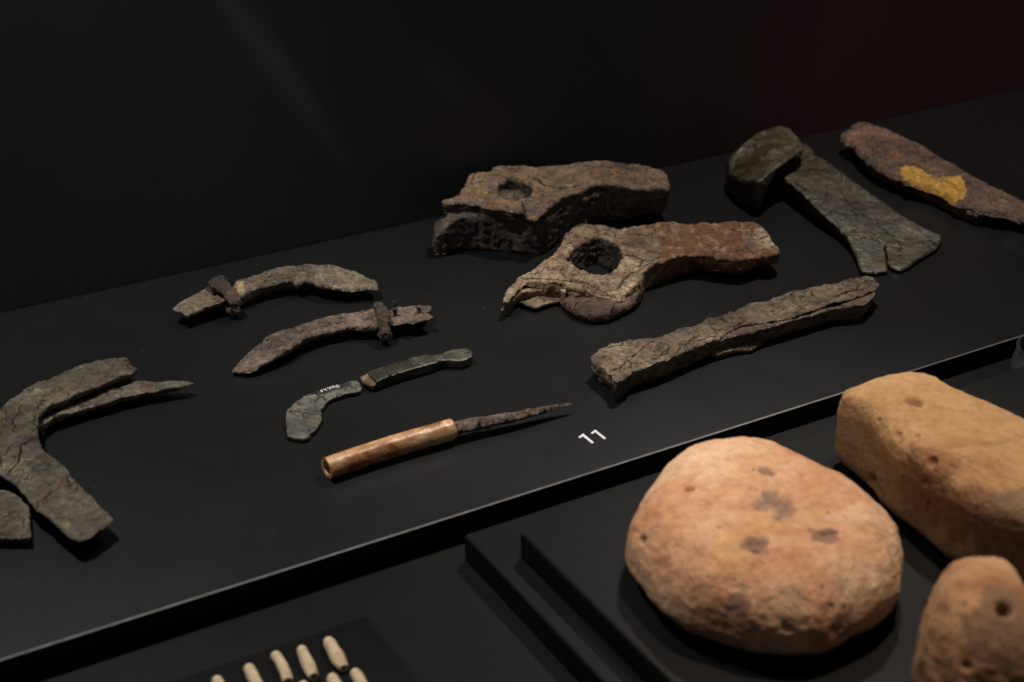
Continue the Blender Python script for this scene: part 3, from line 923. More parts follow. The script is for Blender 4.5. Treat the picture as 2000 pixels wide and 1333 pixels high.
digits = [(1.9, z3n([(450, 540), (490, 608)])),
          (1, z3n([(520, 512), (560, 545), (612, 515)])), (1, z3n([(588, 498), (636, 560)])),
          (1, z3n([(662, 462), (692, 500), (748, 480)])), (1, z3n([(728, 438), (765, 522)])),
          (1, z3n(ell(838, 443, 42, 30, -15))), (1, z3n([(978, 375), (945, 405), (925, 435)] + ell(987, 435, 60, 27, -4, 180, -180)))]
V, F = stroke_mesh(digits, 0.00036, 0.0029, 0.0002)
mesh_obj("inventory_number", V, F, M_INK, t, smooth=False)

haft = z3([(845, 312), (880, 300), (930, 285), (1050, 245), (1150, 215), (1260, 180), (1380, 150), (1420, 150), (1455, 172), (1500, 205), (1500, 222), (1400, 250), (1260, 290), (1150, 325), (1050, 357), (1000, 377), (935, 407), (900, 370)])
t = empty("knife_haft", base_of(haft), "short dark green polished haft with rounded end and broken wooden core", "knife handle")
slab("haft_body", M_HAFT, t, haft, z=6.0, zb=0.3, amp=0.10, jag=0.08, seed=16, flake=0, inset=0.3, edge=0.35, side=0.15, bulge=0.15, layers=1.0, smooth=0,
     cracks=[(z3([(985, 380), (1020, 372), (1070, 340), (1140, 325)]), 0.6, 1.0), (z3([(1170, 212), (1225, 225), (1270, 275)]), 0.35, 0.35), (z3([(925, 290), (990, 268), (1040, 262)]), 0.5, 0.6)])
pom = z3([(1428, 158), (1500, 155), (1560, 130), (1650, 105), (1750, 93), (1800, 105), (1825, 140), (1815, 172), (1760, 202), (1690, 213), (1620, 205), (1560, 205), (1508, 212), (1460, 180)])
slab("pommel", M_HAFT, t, pom, z=5.6, zb=0.3, amp=0.06, jag=0.05, seed=17, flake=0, inset=0.3, edge=0.5, side=0.08, bulge=0.2, layers=1.0, smooth=3,
     cracks=[(z3([(1530, 180), (1620, 150), (1740, 125)]), 0.25, 0.25)])
core = z3([(770, 360), (800, 342), (850, 322), (900, 380), (935, 420), (905, 440), (850, 430), (800, 395)])
slab("wooden_core", M_CORE, t, core, z=4.6, zb=0.6, amp=0.5, jag=0.3, seed=18, edge=0.4, side=0.5)

# ------------------------------------------------------------------ awl with bone handle
z4 = Z(600, 760, 0.31)
pL, pR, pT = at(*z4([(122, 500)])[0], 0.0056), at(*z4([(918, 252)])[0], 0.0062), at(*z4([(1668, 95)])[0], 0.005)
BONE_ANG = math.atan2(pR[1] - pL[1], pR[0] - pL[0])
M_BONE = bone()
t = empty("awl", tuple((pL + pR) / 2 * np.array([1, 1, 0])), "iron awl with smooth orange-brown faceted bone handle lying beside the white numeral", "awl")
mid = (pL + pR) / 2
side = np.array([-(pR - pL)[1], (pR - pL)[0], 0])
side /= np.linalg.norm(side)
path = bez([pL, pL * 0.75 + pR * 0.25 + side * 0.0008, mid + side * 0.0011, pL * 0.25 + pR * 0.75 + side * 0.0007, pR], 70)
rr = np.full(70, 5.6)
rr[-1] = 5.0
rr[0] = 5.45
tube("handle", M_BONE, t, path, rr, seg=48, noise=0.12, freq=90, seed=4, facets=7, bore=(3.9, 14), sharp=50)
pS = pR + (pR - pL) * -0.02
sp = bez([pS, pS * 0.8 + pT * 0.2, pS * 0.5 + pT * 0.5 - side * 0.0005, pS * 0.2 + pT * 0.8, pT], 160)
tube("spike", M_TANG, t, sp, np.interp(np.linspace(0, 1, 160), [0, 0.06, 0.25, 0.4, 0.7, 0.95, 1], [3.9, 3.9, 4.2, 3.5, 2.3, 1.1, 0.4]), seg=28, noise=0.75, freq=230, seed=9, facets=4, squash=0.9, sharp=0)

# printed numeral on the shelf
V, F = [], []
zn = Z(1100, 820, 0.06)
for poly in ([(500, 562), (650, 450), (1003, 742), (940, 775), (640, 540), (547, 605)], [(900, 432), (1040, 322), (1398, 605), (1335, 638), (1040, 405), (943, 472)]):
    b = len(V)
    W3 = [at(p[0], p[1], 0.0002) for p in zn(poly)]
    V += [tuple(p) for p in W3] + [(p[0], p[1], 0.00002) for p in W3]
    n_ = len(poly)
    F += [(b, b + 1, b + 4, b + 5), (b + 1, b + 2, b + 3, b + 4)] + [(b + i, b + (i + 1) % n_, b + n_ + (i + 1) % n_, b + n_ + i) for i in range(n_)]
c = np.mean(np.array(V), 0)
tag(mesh_obj("printed_number", V, F, M_WHITE, None, loc=(c[0], c[1], 0), smooth=False), "white numeral 11 printed on the black shelf near the awl's point", "number")

# ------------------------------------------------------------------ two shaft-hole hammers
z6 = Z(960, 410, 0.29)
T6 = 17
ham2 = z6([(78, 600, 12.5, 8), (120, 512, 13, 8), (180, 447, 14, 6), (270, 400, 15, 4), (340, 350, 16, 3), (415, 310), (440, 260), (470, 215), (500, 150), (570, 95), (620, 88), (680, 95), (700, 88), (760, 95), (820, 112), (870, 125), (950, 110), (1040, 95), (1090, 82, 17, 4), (1150, 80, 17, 4),
           (1220, 75, 17, 4), (1300, 88, 17, 5), (1380, 90, 17, 5), (1480, 78, 17, 5), (1560, 72, 17, 5), (1640, 65, 17, 6), (1720, 72, 17, 7), (1790, 80, 17, 7), (1830, 115, 17, 7), (1870, 165, 16.5, 7), (1910, 220, 16, 7), (1942, 255, 15.5, 7), (1935, 290, 15, 7), (1880, 305, 15, 7),
           (1820, 300, 15, 7), (1760, 315, 15.5, 6), (1700, 327, 16, 5, 1.5), (1620, 324, 16, 4, 2), (1540, 312, 16, 4, 2.5), (1450, 294, 16.5, 3, 3), (1370, 290, 16.5, 2, 3), (1290, 300, 16.5, 1, 3), (1220, 322, 16.5, 0, 3), (1130, 347, 16.5, 0, 2), (1060, 367, 16.5, 0, 1), (1025, 400, 15, 0, 0), (1015, 450, 13, 0, 0),
           (980, 495, 12, 0, 0), (930, 545, 11, 0, 0), (880, 588, 10, 0, 0), (840, 602, 10, 0, .5), (780, 578, 10.5, 0, 1), (700, 560, 11.5, 0, 1.5), (620, 522, 13, 0, 1.5), (560, 502, 14, 0, 2.), (500, 482, 14.5, 0, 2), (440, 482, 14.5, 1, 2), (380, 478, 14.5, 2, 1), (300, 473, 14, 2), (240, 480, 13.5, 10), (205, 492, 13, 10), (175, 535, 12.5, 10), (140, 580, 12.5, 10), (105, 610, 12, 10)])
hole2 = z6([(505, 325), (530, 280), (570, 240), (620, 205), (680, 185), (740, 180), (790, 200), (840, 230), (880, 280), (885, 310), (865, 345), (850, 382), (800, 412), (740, 432), (700, 435), (640, 412), (580, 382), (530, 352)])
t = empty("hammer_head", base_of(ham2), "pinkish tan iron hammer head with wide open shaft hole, before the darker one", "hammer head")
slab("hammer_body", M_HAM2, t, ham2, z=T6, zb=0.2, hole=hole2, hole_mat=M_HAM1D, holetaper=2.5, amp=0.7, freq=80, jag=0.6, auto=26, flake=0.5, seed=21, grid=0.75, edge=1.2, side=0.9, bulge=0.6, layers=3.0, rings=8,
     ctrl=[(z6([(900, 390)])[0] + (16.5,)), (z6([(720, 480)])[0] + (16,)), (z6([(860, 440)])[0] + (16,)), (z6([(600, 440)])[0] + (16.5,)), (z6([(1500, 190)])[0] + (18,)), (z6([(1200, 210)])[0] + (17.6,)), (z6([(640, 140)])[0] + (18,)), (z6([(800, 545)])[0] + (12,)), (z6([(900, 520)])[0] + (12.5,))],
     cracks=[(z6([(885, 295), (960, 300), (1020, 325), (1080, 325), (1150, 300)]), 0.9, 2.0), (z6([(1060, 350), (1000, 375), (930, 405), (890, 440), (850, 475), (780, 490), (700, 485), (640, 455)]), 1.0, 2.2), (z6([(470, 400), (500, 430), (570, 440)]), 0.7, 1.5),
             (z6([(200, 470, 13), (280, 455, 14), (360, 458, 14.5), (450, 462, 15), (540, 468, 15), (610, 480, 15), (680, 505, 14), (740, 530, 13)]), 1.5, 4.0), (z6([(700, 95), (700, 130), (730, 175)]), 0.6, 1.4),
             (z6([(950, 560, 11), (985, 500, 12), (1005, 440, 14)]), 1.0, 2.5), (z6([(620, 500, 14), (700, 540, 12.5), (790, 560, 11.5), (850, 575, 11)]), 1.0, 2.5), (z6([(495, 215), (540, 230), (560, 250)]), 0.5, 1.0), (z6([(420, 330), (470, 350), (500, 345)]), 0.5, 1.2)],
     patch=z6([(1060, 60), (1180, 60), (1250, 200), (1300, 60), (1700, 40), (1830, 120), (1700, 150), (1740, 250), (1990, 250), (1900, 330), (1500, 340), (1250, 310), (1120, 350), (1160, 240), (1090, 160)]), soft=5.0)
lip2 = z6([(84, 632), (120, 610), (160, 580), (205, 548), (300, 530), (440, 526), (500, 560), (500, 470), (300, 440), (200, 470), (120, 560)])
slab("middle_layer", M_HAM2, t, lip2, z=9.5, zb=2, amp=0.5, jag=0.5, seed=23, side=0.7, inset=1.5, edge=0.5, auto=3)
lip3 = z6([(76, 648), (110, 618), (170, 604), (230, 632), (290, 655), (340, 636), (430, 608), (470, 600), (430, 540), (250, 540), (120, 590)])
slab("lower_flake", M_HAM2, t, lip3, z=4, zb=1.2, amp=0.5, jag=0.6, seed=26, side=0.4, inset=1.0, edge=0.5)
low2 = z6([(455, 585, 5, 0.2), (500, 610, 7), (545, 640), (600, 668), (700, 690), (790, 680), (850, 655), (930, 612), (1000, 560), (1025, 500), (1035, 400), (940, 330), (800, 450), (640, 470), (500, 520)])
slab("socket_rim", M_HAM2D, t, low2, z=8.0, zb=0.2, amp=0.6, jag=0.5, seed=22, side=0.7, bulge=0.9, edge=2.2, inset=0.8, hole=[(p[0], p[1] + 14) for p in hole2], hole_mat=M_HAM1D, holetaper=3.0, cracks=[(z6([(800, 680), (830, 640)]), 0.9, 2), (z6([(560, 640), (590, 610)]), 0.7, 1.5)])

z5 = Z(820, 280, 0.26)
ham1 = z5([(165, 415, 31), (200, 402), (240, 398), (300, 360), (340, 290), (370, 220), (430, 205), (520, 205), (550, 170), (630, 160), (730, 152), (800, 160), (870, 170), (940, 165), (1000, 150), (1080, 145), (1180, 140), (1260, 120, 33, 10), (1330, 110, 33, 8), (1420, 115, 33, 8), (1500, 135, 32, 8),
           (1600, 145, 31, 8), (1700, 155, 30, 8), (1780, 175, 29, 8), (1840, 205, 28, 8), (1870, 250, 27, 8), (1885, 300, 25, 8), (1870, 332, 25, 8), (1800, 327, 26, 7), (1700, 322, 27, 6), (1600, 317, 28, 5), (1500, 307, 29, 4, 2), (1400, 292, 30, 4, 3), (1330, 292, 30, 5, 4), (1260, 312, 31, 8, 4), (1200, 347, 31, 14, 3), (1130, 377, 31, 20, 2),
           (1060, 402), (1000, 440), (970, 462), (920, 512, 30, 24), (880, 548, 29, 23.5), (820, 548, 29, 23.5), (790, 512, 30), (700, 497), (600, 477), (500, 462), (430, 442), (330, 432), (200, 432)])
hole1 = z5([(580, 310), (600, 280), (650, 258), (720, 262), (790, 280), (840, 310), (850, 340), (820, 390), (770, 415), (720, 422), (660, 410), (610, 380), (585, 345)])
t = empty("hammer_head", base_of(ham1), "dark brown split iron hammer head nearest the wall, its shaft hole small", "hammer head")
slab("upper_layer", M_HAM1, t, ham1, z=32, zb=22, hole=hole1, hole_mat=M_HAM1D, side_mat=M_HAM1D, amp=0.7, freq=70, jag=0.6, auto=16, flake=0.5, seed=24, grid=0.9, edge=2.6, inset=2.5, side=0.7, rings=6, step=1.0,  # sides in a darker colour: patina plus the lack of light there
     ctrl=[(z5([(1300, 200)])[0] + (33.5,)), (z5([(1600, 230)])[0] + (32,))],
     cracks=[(z5([(600, 230), (650, 250), (750, 270), (880, 265), (930, 310), (1000, 325), (1080, 325), (1150, 310), (1220, 290)]), 1.3, 3.0), (z5([(420, 215), (400, 260), (385, 290)]), 1.4, 2.5), (z5([(760, 430), (790, 490)]), 1.0, 2.0), (z5([(440, 430), (560, 450), (680, 485)]), 1.0, 2.0)])
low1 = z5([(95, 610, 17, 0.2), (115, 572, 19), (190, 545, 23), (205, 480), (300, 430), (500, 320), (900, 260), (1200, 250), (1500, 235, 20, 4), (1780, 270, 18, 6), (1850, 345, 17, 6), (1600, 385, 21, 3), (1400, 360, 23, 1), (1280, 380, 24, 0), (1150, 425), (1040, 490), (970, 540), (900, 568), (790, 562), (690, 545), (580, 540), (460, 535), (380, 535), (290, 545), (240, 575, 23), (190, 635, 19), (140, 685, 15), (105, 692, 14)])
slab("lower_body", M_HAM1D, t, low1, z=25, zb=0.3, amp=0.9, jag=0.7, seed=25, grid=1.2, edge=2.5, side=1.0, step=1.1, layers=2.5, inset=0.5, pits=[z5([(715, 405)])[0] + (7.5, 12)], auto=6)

# ------------------------------------------------------------------ split iron bar
z7 = Z(1130, 520, 0.305)
bar = z7([(75, 580), (130, 530), (200, 490), (270, 475), (380, 455), (500, 450), (580, 425), (640, 400), (740, 375), (800, 345), (830, 318), (880, 320), (960, 290), (1050, 260), (1110, 230), (1180, 215), (1280, 190), (1380, 150), (1480, 130), (1550, 115), (1630, 102), (1640, 110), (1662, 108), (1668, 93), (1740, 75), (1830, 55), (1880, 70),
          (1935, 112, 13, 12), (1905, 138, 13, 12), (1850, 160, 13, 12), (1800, 182, 13, 12), (1700, 218, 13, 12), (1560, 250, 13, 12), (1380, 318, 13, 11.9), (1270, 338, 13, 11.6), (1180, 354, 13, 10), (1110, 355, 13, 8), (1000, 388, 12.6, 6), (940, 425, 12.5, 3), (900, 460, 12.2, .3), (800, 492, 12.5), (740, 522, 12.5), (650, 552), (590, 582), (450, 632), (350, 662), (330, 692), (250, 745), (222, 732, 13, .3, 3), (213, 695, 13, .3, 3), (190, 685, 13, .3, 3), (160, 650, 13, .3, 3), (110, 620, 13, .3, 3)])
t = empty("iron_bar", base_of(bar), "long taupe iron bar split lengthwise by a crack, lying nearest the shelf's front edge", "iron bar")
slab("bar_body", M_BAR, t, bar, z=13, zb=0.3, amp=0.6, jag=0.45, auto=15, flake=0.5, seed=27, grid=0.7, edge=0.7, side=0.8, rings=7, layers=2.2, inset=2.5,
     cracks=[(z7([(880, 418, 12.5), (930, 402, 12.5), (1000, 372), (1060, 352)]), 1.5, 4.0), (z7([(1630, 195), (1700, 168), (1780, 150), (1850, 140)]), 1.1, 2.5), (z7([(1030, 325), (1080, 318), (1120, 315)]), 1.4, 1.5),
             (z7([(310, 585), (380, 555), (410, 515), (470, 470), (540, 468)]), 0.6, 1.0), (z7([(580, 570), (630, 545), (655, 510), (640, 480)]), 0.7, 1.0), (z7([(200, 670), (270, 640), (320, 590), (345, 660)]), 0.7, 1.2), (z7([(680, 480), (730, 460), (780, 440)]), 0.6, 1.0)])
lowb = z7([(1905, 160), (1885, 195), (1840, 238), (1760, 252), (1650, 260), (1500, 305), (1350, 350), (1190, 394), (1120, 424), (1000, 440), (900, 472), (900, 430), (960, 385), (1110, 320), (1400, 230), (1700, 150), (1880, 118)])
slab("lower_layer", M_BAR, t, lowb, z=11.2, zb=0.3, amp=0.4, jag=0.4, seed=29, edge=0.6, side=0.8, rings=6, layers=2.2, inset=2.5)
lp = z7([(850, 548, 4.5, .2), (900, 500), (1000, 470), (1180, 420), (1175, 468, 4.5, .2), (1150, 495, 4, .2), (1100, 525, 3.5, .2), (1020, 530, 3.5, .2), (880, 565, 4, .2)])
slab("side_flake", M_BAR, t, lp, amp=0.4, jag=0.4, seed=28, z=5.0, zb=0.2, inset=0.5)

# ------------------------------------------------------------------ socketed axe
z8 = Z(1400, 220, 0.3)
axe = z8([(330, 340, 15, 1), (420, 220, 15, 1), (500, 180, 15, 1), (600, 210, 16, 1), (635, 240, 16, 2), (640, 275, 16, 2), (700, 300, 15.5, 2), (770, 350, 15, 2), (860, 420, 13.5, 1.5), (960, 490, 12, 1.2), (1060, 560, 10.5, 1), (1120, 600, 9.5, 1), (1200, 660, 8.5, .6), (1300, 720, 7, .6), (1400, 770, 5.5, .5), (1470, 795, 4, .5), (1465, 830, 3.5, .5),
          (1430, 880, 3.5, .4), (1380, 910, 3.5, .4), (1300, 960, 3.5, .4), (1250, 995, 3.5, .4), (1200, 1018, 3.5, .4), (1138, 1005, 3.5, .4), (1116, 972, 3.8, .4), (1107, 950, 3.8, .4), (1112, 1025, 3.2, .4), (1080, 1033, 3.2, .4), (1000, 1037, 3.2, .4), (940, 1033, 3.2, .4), (925, 990, 4, .4), (905, 930, 5, .4), (870, 850, 6.5, .4),
          (830, 790, 8, .4), (760, 720, 9.5, .5), (700, 670, 11, .5), (640, 610, 12.5, .5), (580, 550, 13.5, .5), (520, 500, 14.5, .5), (470, 450, 15.5, .5), (430, 415, 16, .5)])
t = empty("axe_head", base_of(axe), "large olive-black iron axe head with rolled socket and notched flaring edge", "axe head")
slab("blade", M_AXE, t, axe, z=10, zb=0.5, amp=0.35, freq=55, jag=0.25, flake=0.12, inset=2.5, auto=7, seed=31, grid=0.9, edge=1.6, side=0.4, layers=1, bulge=0.2, step=0.8,
     cracks=[(z8([(1110, 960, 4), (1104, 900, 5), (1090, 850, 6)]), 1.2, 2.5), (z8([(480, 440, 15), (550, 490, 14.5), (625, 525, 13.5)]), 0.7, 1.2), (z8([(1340, 840, 4.5), (1390, 825, 4.5), (1430, 860, 4)]), 0.9, 0.9), (z8([(800, 490, 13), (860, 590, 12), (940, 560, 12)]), 0.7, 0.7), (z8([(880, 840, 6.5), (960, 815, 7), (1060, 830, 6.5)]), 1.0, 1.0)])
sock = z8([(322, 402, 27, 3, 3), (390, 350, 27.5, 19, 5), (445, 318, 28, 21, 10), (510, 270, 28, 21, 10), (563, 230, 28, 19, 5), (555, 190, 28, 12, 2), (520, 140, 28, 8), (480, 108, 28, 5), (430, 80, 28, 3), (350, 95, 28, 2), (270, 125, 27, 1), (200, 170, 26, 1), (140, 218, 24, 0.5), (95, 265, 21, 0.5), (70, 330, 17, 0.3), (85, 400, 15, 0.3),
          (140, 440, 17, 0.3), (200, 450, 20, 0.3), (260, 445, 24, 0.3), (300, 430, 26, 0.5)])
slab("socket", M_AXE, t, sock, z=28, zb=1, amp=0.5, freq=50, jag=0.3, flake=0.1, eps=7.0, seed=32, grid=1.0, edge=1.4, side=0.6, layers=1, bulge=1.6, rings=8,
     ctrl=[(z8([(380, 220)])[0] + (31,)), (z8([(450, 190)])[0] + (31,)), (z8([(300, 260)])[0] + (29.5,)), (z8([(230, 330)])[0] + (26,)), (z8([(160, 330)])[0] + (22.5,))],
     cracks=[(z8([(200, 175, 26), (240, 190, 27), (260, 215, 28)]), 1.0, 1.0)])

# ------------------------------------------------------------------ long rusted spearhead-like spike with yellow crust
spk = z8([(805, 130), (830, 105), (880, 98), (870, 68), (900, 55), (935, 42), (990, 52), (1060, 75), (1150, 110), (1240, 150), (1340, 195), (1430, 250), (1500, 290), (1580, 335), (1650, 380), (1750, 440, 13), (1850, 485, 12), (1950, 540, 11), (2050, 585, 10), (2200, 660, 9), (2200, 740, 9), (2100, 720, 9), (2000, 692, 10), (1900, 662, 11), (1800, 642, 12),
          (1740, 625, 13), (1650, 592, 13), (1560, 572, 13), (1500, 532, 13), (1420, 492, 13), (1330, 460, 13.5), (1240, 440, 14), (1190, 400, 15), (1100, 360, 16), (1000, 300, 16), (930, 240, 16), (890, 190, 16), (830, 162, 15)])
t = empty("iron_spike", base_of(spk), "long red-brown rusted iron spike with a bright yellow crust, at the far right", "iron spike")
slab("spike_body", M_SPIKE, t, spk, z=16, zb=9, amp=0.6, freq=60, jag=0.9, smooth=0, auto=12, flake=0.5, seed=34, grid=1.0, shrink=1.0, edge=5.0, side=0.8, bulge=0.8, step=1.0,
     ctrl=[(z8([(1150, 230)])[0] + (18.5,)), (z8([(1450, 390)])[0] + (17.5,)), (z8([(1700, 520)])[0] + (15.5,))],
     cracks=[(z8([(1240, 350), (1300, 330), (1360, 370), (1400, 400), (1450, 390), (1520, 400), (1580, 380)]), 1.0, 1.2), (z8([(1740, 622, 13), (1850, 640, 12), (1960, 655, 11), (2040, 680, 10)]), 1.2, 2.0), (z8([(1460, 330), (1560, 380), (1640, 400)]), 0.8, 0.8)],
     patch=z8([(1180, 360, 15), (1260, 345, 15), (1340, 360, 15), (1380, 400, 15), (1440, 430, 15), (1520, 415, 15), (1590, 405, 15), (1620, 440, 14), (1638, 500, 14), (1610, 550, 14), (1540, 565, 14), (1440, 505, 14), (1350, 465, 14), (1250, 442, 14), (1195, 405, 15)]))
lows = z8([(940, 290, 8, .5), (1000, 310), (1100, 365), (1200, 420), (1330, 470), (1500, 545), (1650, 605), (1740, 640), (1700, 665), (1560, 600), (1400, 520), (1200, 440), (1080, 390), (990, 345)])
slab("lower_layer", M_SPIKE, t, lows, z=8.5, zb=0.3, amp=0.5, jag=0.6, seed=35, side=0.8, grid=1.2)

# ------------------------------------------------------------------ fired clay weights
zd = Z(1200, 830, 0.35253)
disc = zd([(60, 700), (80, 600), (110, 480), (200, 350), (300, 230), (400, 150), (520, 100), (700, 72), (850, 85), (980, 140), (1100, 190), (1250, 265), (1380, 370), (1480, 470), (1560, 580), (1585, 700), (1590, 800), (1575, 950), (1520, 1060), (1440, 1130), (1300, 1190), (1180, 1250), (1050, 1280), (900, 1285), (760, 1265),
           (620, 1215), (500, 1180), (380, 1120), (260, 1030), (160, 930), (80, 800)])
boulder("clay_disc", M_CLAY_D, ZS, disc, 40, e_top=0.95, e_side=0.5, e_bot=0.5, cz=0.34, amp=1.3, freq=30, seed=41, nt=420, nf=200,
        pits=zd([(415, 362, 1.6, 6), (375, 345, 0.9, 1.0), (785, 668, 3.2, 2.2), (782, 682, 1.2, 3.0), (145, 635, 1.8, 2.0), (1170, 600, 4.0, 1.6), (1150, 590, 1.4, 1.0), (890, 440, 6.5, 0.7), (845, 250, 4.0, 1.2), (885, 265, 1.5, 1.0), (580, 570, 1.0, 1.2), (765, 382, 0.8, 0.9), (1020, 370, 0.8, 0.8), (1062, 408, 0.7, 0.8), (495, 425, 1.2, 0.7), (980, 520, 1.2, 0.8), (960, 1130, 1.6, 1.0), (1200, 1020, 2.0, 1.0), (640, 775, 0.7, 0.6)]),
        spots=dict(stain=zd([(890, 430, 8.0), (940, 480, 5.0), (1165, 605, 5.5), (785, 660, 5.5), (670, 1010, 5), (840, 245, 3.5), (1280, 1090, 6)]), ochre=zd([(840, 535, 8), (640, 690, 8.5), (690, 780, 6), (1080, 480, 5)])),
        label="round pinkish-orange clay weight pitted with small holes, flat bun shape", cat="clay weight")
zk = Z(1600, 660, 0.3527)
block = zk([(48, 485), (50, 400), (78, 330), (180, 275), (320, 230), (420, 200), (500, 192), (560, 193), (640, 215), (720, 260), (830, 310), (950, 365), (1050, 410), (1134, 450), (1300, 530), (1500, 640), (1640, 760), (1700, 900), (1690, 1080), (1600, 1240), (1480, 1350), (1330, 1400), (1150, 1395), (980, 1340), (850, 1295), (760, 1245), (700, 1210), (620, 1140), (520, 1060), (420, 980), (330, 900), (300, 850), (220, 770), (120, 690), (70, 595)])
boulder("clay_block", M_CLAY_B, ZS, block, 44, e_top=0.40, e_side=0.32, e_bot=0.35, cz=0.45, amp=0.9, freq=30, seed=43, nt=420, nf=200,
        pits=zk([(525, 350, 3.3, 6), (520, 405, 1.4, 0.8), (620, 265, 1.4, 0.8), (845, 380, 1.0, 1.0), (630, 685, 2.2, 2.5), (545, 550, 1.2, 0.9), (440, 545, 1.8, 0.9), (870, 735, 1.2, 1.0), (1045, 670, 1.8, 1.2), (300, 820, 5.0, 2.5), (740, 715, 1.4, 1.0), (590, 800, 1.5, 1.2), (600, 930, 1.5, 1.2), (330, 460, 1.0, .8), (1010, 485, 1.3, .6)]),
        spots=dict(stain=zk([(560, 660, 8), (560, 820, 12), (650, 900, 12), (760, 1000, 12), (700, 700, 7), (860, 940, 9)]), sooty=zk([(1080, 980, 13), (1120, 1080, 16), (990, 1120, 12), (1200, 1000, 16)])),
        label="big buff clay loom weight shaped like a loaf with one pierced hole", cat="clay weight")
zc_ = Z(1740, 1060, 0.2047)
cone = zc_([(180, 1300), (200, 1150), (240, 930), (290, 750), (330, 600), (400, 430), (480, 290), (580, 190), (700, 140), (850, 120), (1000, 125), (1100, 170), (1180, 260), (1270, 430), (1350, 600), (1420, 800), (1480, 1050), (1520, 1350), (1500, 1650), (1380, 1900), (1100, 2050), (800, 2080), (500, 2000), (300, 1850), (190, 1600)])
boulder("clay_cone", M_CLAY_C, ZS, cone, 62, e_top=1.0, e_side=0.62, e_bot=0.4, cz=0.3, amp=1.0, freq=34, seed=45, nt=360, nf=180,
        pits=zc_([(1090, 640, 2.6, 5), (700, 600, 1.2, 0.8), (710, 1190, 1.6, 1)]), spots=dict(stain=zc_([(1080, 560, 9), (1060, 760, 9), (1000, 900, 10), (1150, 1000, 10), (850, 880, 6)])),
        label="rounded brown clay weight in the near corner, cut off by the photo's edge", cat="clay weight")

# ------------------------------------------------------------------ glass dish at the right edge
gc = at(2046, 738, 0.0)
prof = [(0, .0008), (15, .0008), (18.5, 2), (20, 6), (19, 11), (18.2, 15), (18.5, 17.5), (18, 18.2), (17.2, 17.5), (17, 15), (17.8, 11), (18.6, 6), (17.2, 3.4), (14, 2.4), (0, 2.4)]
V, F = [], []
SG = 72
for r, zz in prof:
    for k in range(SG):
        a = 2 * math.pi * k / SG
        V.append((gc[0] + max(r, 0.01) * 0.001 * math.cos(a), gc[1] + max(r, 0.01) * 0.001 * math.sin(a), 0.0003 + zz * 0.001))
for i in range(len(prof) - 1):
    for k in range(SG):
        F.append((i * SG + k, i * SG + (k + 1) % SG, (i + 1) * SG + (k + 1) % SG, (i + 1) * SG + k))
tag(mesh_obj("glass_dish", V, F, M_GLASS, None, loc=(gc[0], gc[1], 0), sharp=0), "clear glass dish just entering the frame beyond the buff clay block", "dish")

# ------------------------------------------------------------------ bead tray and beads
tc = at(716, 1200, ZB + 0.002)
def rounded(cx0, cy0, cx1, cy1, r):
    P = []
    for (x, y, a0) in ((cx1 - r, cy1 - r, 0), (cx0 + r, cy1 - r, 90), (cx0 + r, cy0 + r, 180), (cx1 - r, cy0 + r, 270)):
        for k in range(7):
            a = math.radians(a0 + 15 * k)
            P.append((x + r * math.cos(a), y + r * math.sin(a)))
    return P
rp = rounded(tc[0] - 0.15, tc[1] - 0.10, tc[0], tc[1], 0.004)
V, F = [], []
for q, zz in ((0, ZB + 0.0002), (0, ZB + 0.0016), (0.0005, ZB + 0.002)):
    for (x, y) in rp:
        cx, cy = tc[0] - 0.075, tc[1] - 0.05
        V.append((x - q * np.sign(x - cx), y - q * np.sign(y - cy), zz))
n_ = len(rp)
for L in range(2):
    F += [(L * n_ + i, L * n_ + (i + 1) % n_, (L + 1) * n_ + (i + 1) % n_, (L + 1) * n_ + i) for i in range(n_)]
F += [list(range(2 * n_, 3 * n_)), list(range(n_))[::-1]]
tag(mesh_obj("bead_tray", V, F, M_TRAY, None, loc=(tc[0] - 0.075, tc[1] - 0.05, ZB), sharp=30), "thin round-cornered black tray under the pale beads on the case floor", "tray")

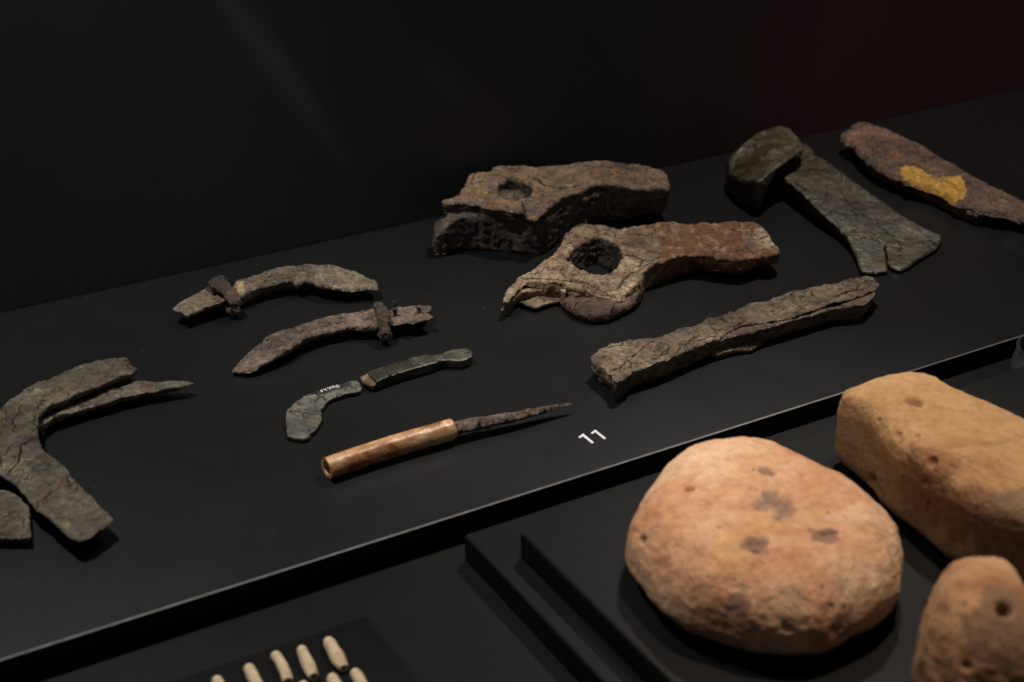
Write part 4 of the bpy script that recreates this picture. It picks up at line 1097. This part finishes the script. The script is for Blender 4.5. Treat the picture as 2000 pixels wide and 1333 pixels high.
zz4 = Z(380, 1180, 0.21)
ZT = ZB + 0.002
beads = [((1238, 335), (1388, 600), 1.00, 1.22, 0.0, "plump cream bone bead at the right end of the back row, near the tray corner"),
         ((990, 420), (1112, 680), 1.0, 1.08, 0.0, "straight cream bone bead with dark bore showing, second from right in back row"),
         ((745, 470), (872, 720), 1.0, 0.92, 0.6, "waisted cream bone bead, third from right in the back row"),
         ((498, 590), (630, 850), 1.0, 1.08, 0.0, "pinkish cream bone bead, fourth from right in the back row"),
         ((200, 700), (335, 960), 1.0, 1.05, 0.0, "leftmost bone bead of the back row, only its top in the frame"),
         ((1275, 675), (1400, 940), 1.05, 1.1, 0.0, "blunt bone bead in the second row, just below the plump one"),
         ((1490, 630), (1625, 890), 1.0, 1.05, 0.0, "pink tipped bone bead at the right end of the second row"),
         ((1005, 745), (1130, 1000), 0.95, 1.05, 0.0, "bone bead in the second row of which only the tip shows")]
for i, (a, b, k, mid_, bend, lab) in enumerate(beads):
    R = 2.45 * k
    pa, pb = at(*zz4([a])[0], ZT + R * 0.001), at(*zz4([b])[0], ZT + R * 0.001)
    sd = np.array([-(pb - pa)[1], (pb - pa)[0], 0])
    sd /= np.linalg.norm(sd)
    P = bez([pb, pb * 0.5 + pa * 0.5 + sd * bend * 0.001, pa], 26)
    tt = np.linspace(0, 1, 26)
    rad = R * (0.82 + (mid_ - 0.82) * np.sin(np.pi * tt) ** 0.8) * np.where(tt > 0.97, 0.9, 1)
    t = empty("bone_bead", tuple((pa + pb) / 2 * np.array([1, 1, 0]) + np.array([0, 0, ZT])), lab, "bead", "bone beads laid in rows on the tray")
    tube("bead_body", M_BEAD, t, P, rad, seg=28, noise=0.3, freq=170, seed=i + 2.5, bore=(1.25, 3.5), sharp=45)

# ------------------------------------------------------------------ lint and dust on the boards
rs = random.Random(5)
V, F = [], []
def fleck(x, y, z, s):
    b = len(V)
    a = rs.uniform(0, 6.28)
    l = s * rs.uniform(0.8, 2.6)
    c_, s_ = math.cos(a), math.sin(a)
    for (p, q, h) in ((-l, -s * .5, 0), (l, -s * .4, 0), (l, s * .4, 0), (-l, s * .5, 0), (0, 0, s * .8)):
        V.append((x + p * c_ - q * s_, y + p * s_ + q * c_, z + h))
    F.extend([(b, b + 1, b + 4), (b + 1, b + 2, b + 4), (b + 2, b + 3, b + 4), (b + 3, b, b + 4), (b + 3, b + 2, b + 1, b)])
for k in range(800):
    fleck(rs.uniform(-0.40, 0.55), rs.uniform(YF + 0.004, YB - 0.004), 0.00003, rs.choice((0.00008, 0.0001, 0.00012, 0.0002)))
tag(mesh_obj("dust", V, F, M_DUST, None, smooth=False), kind='stuff')
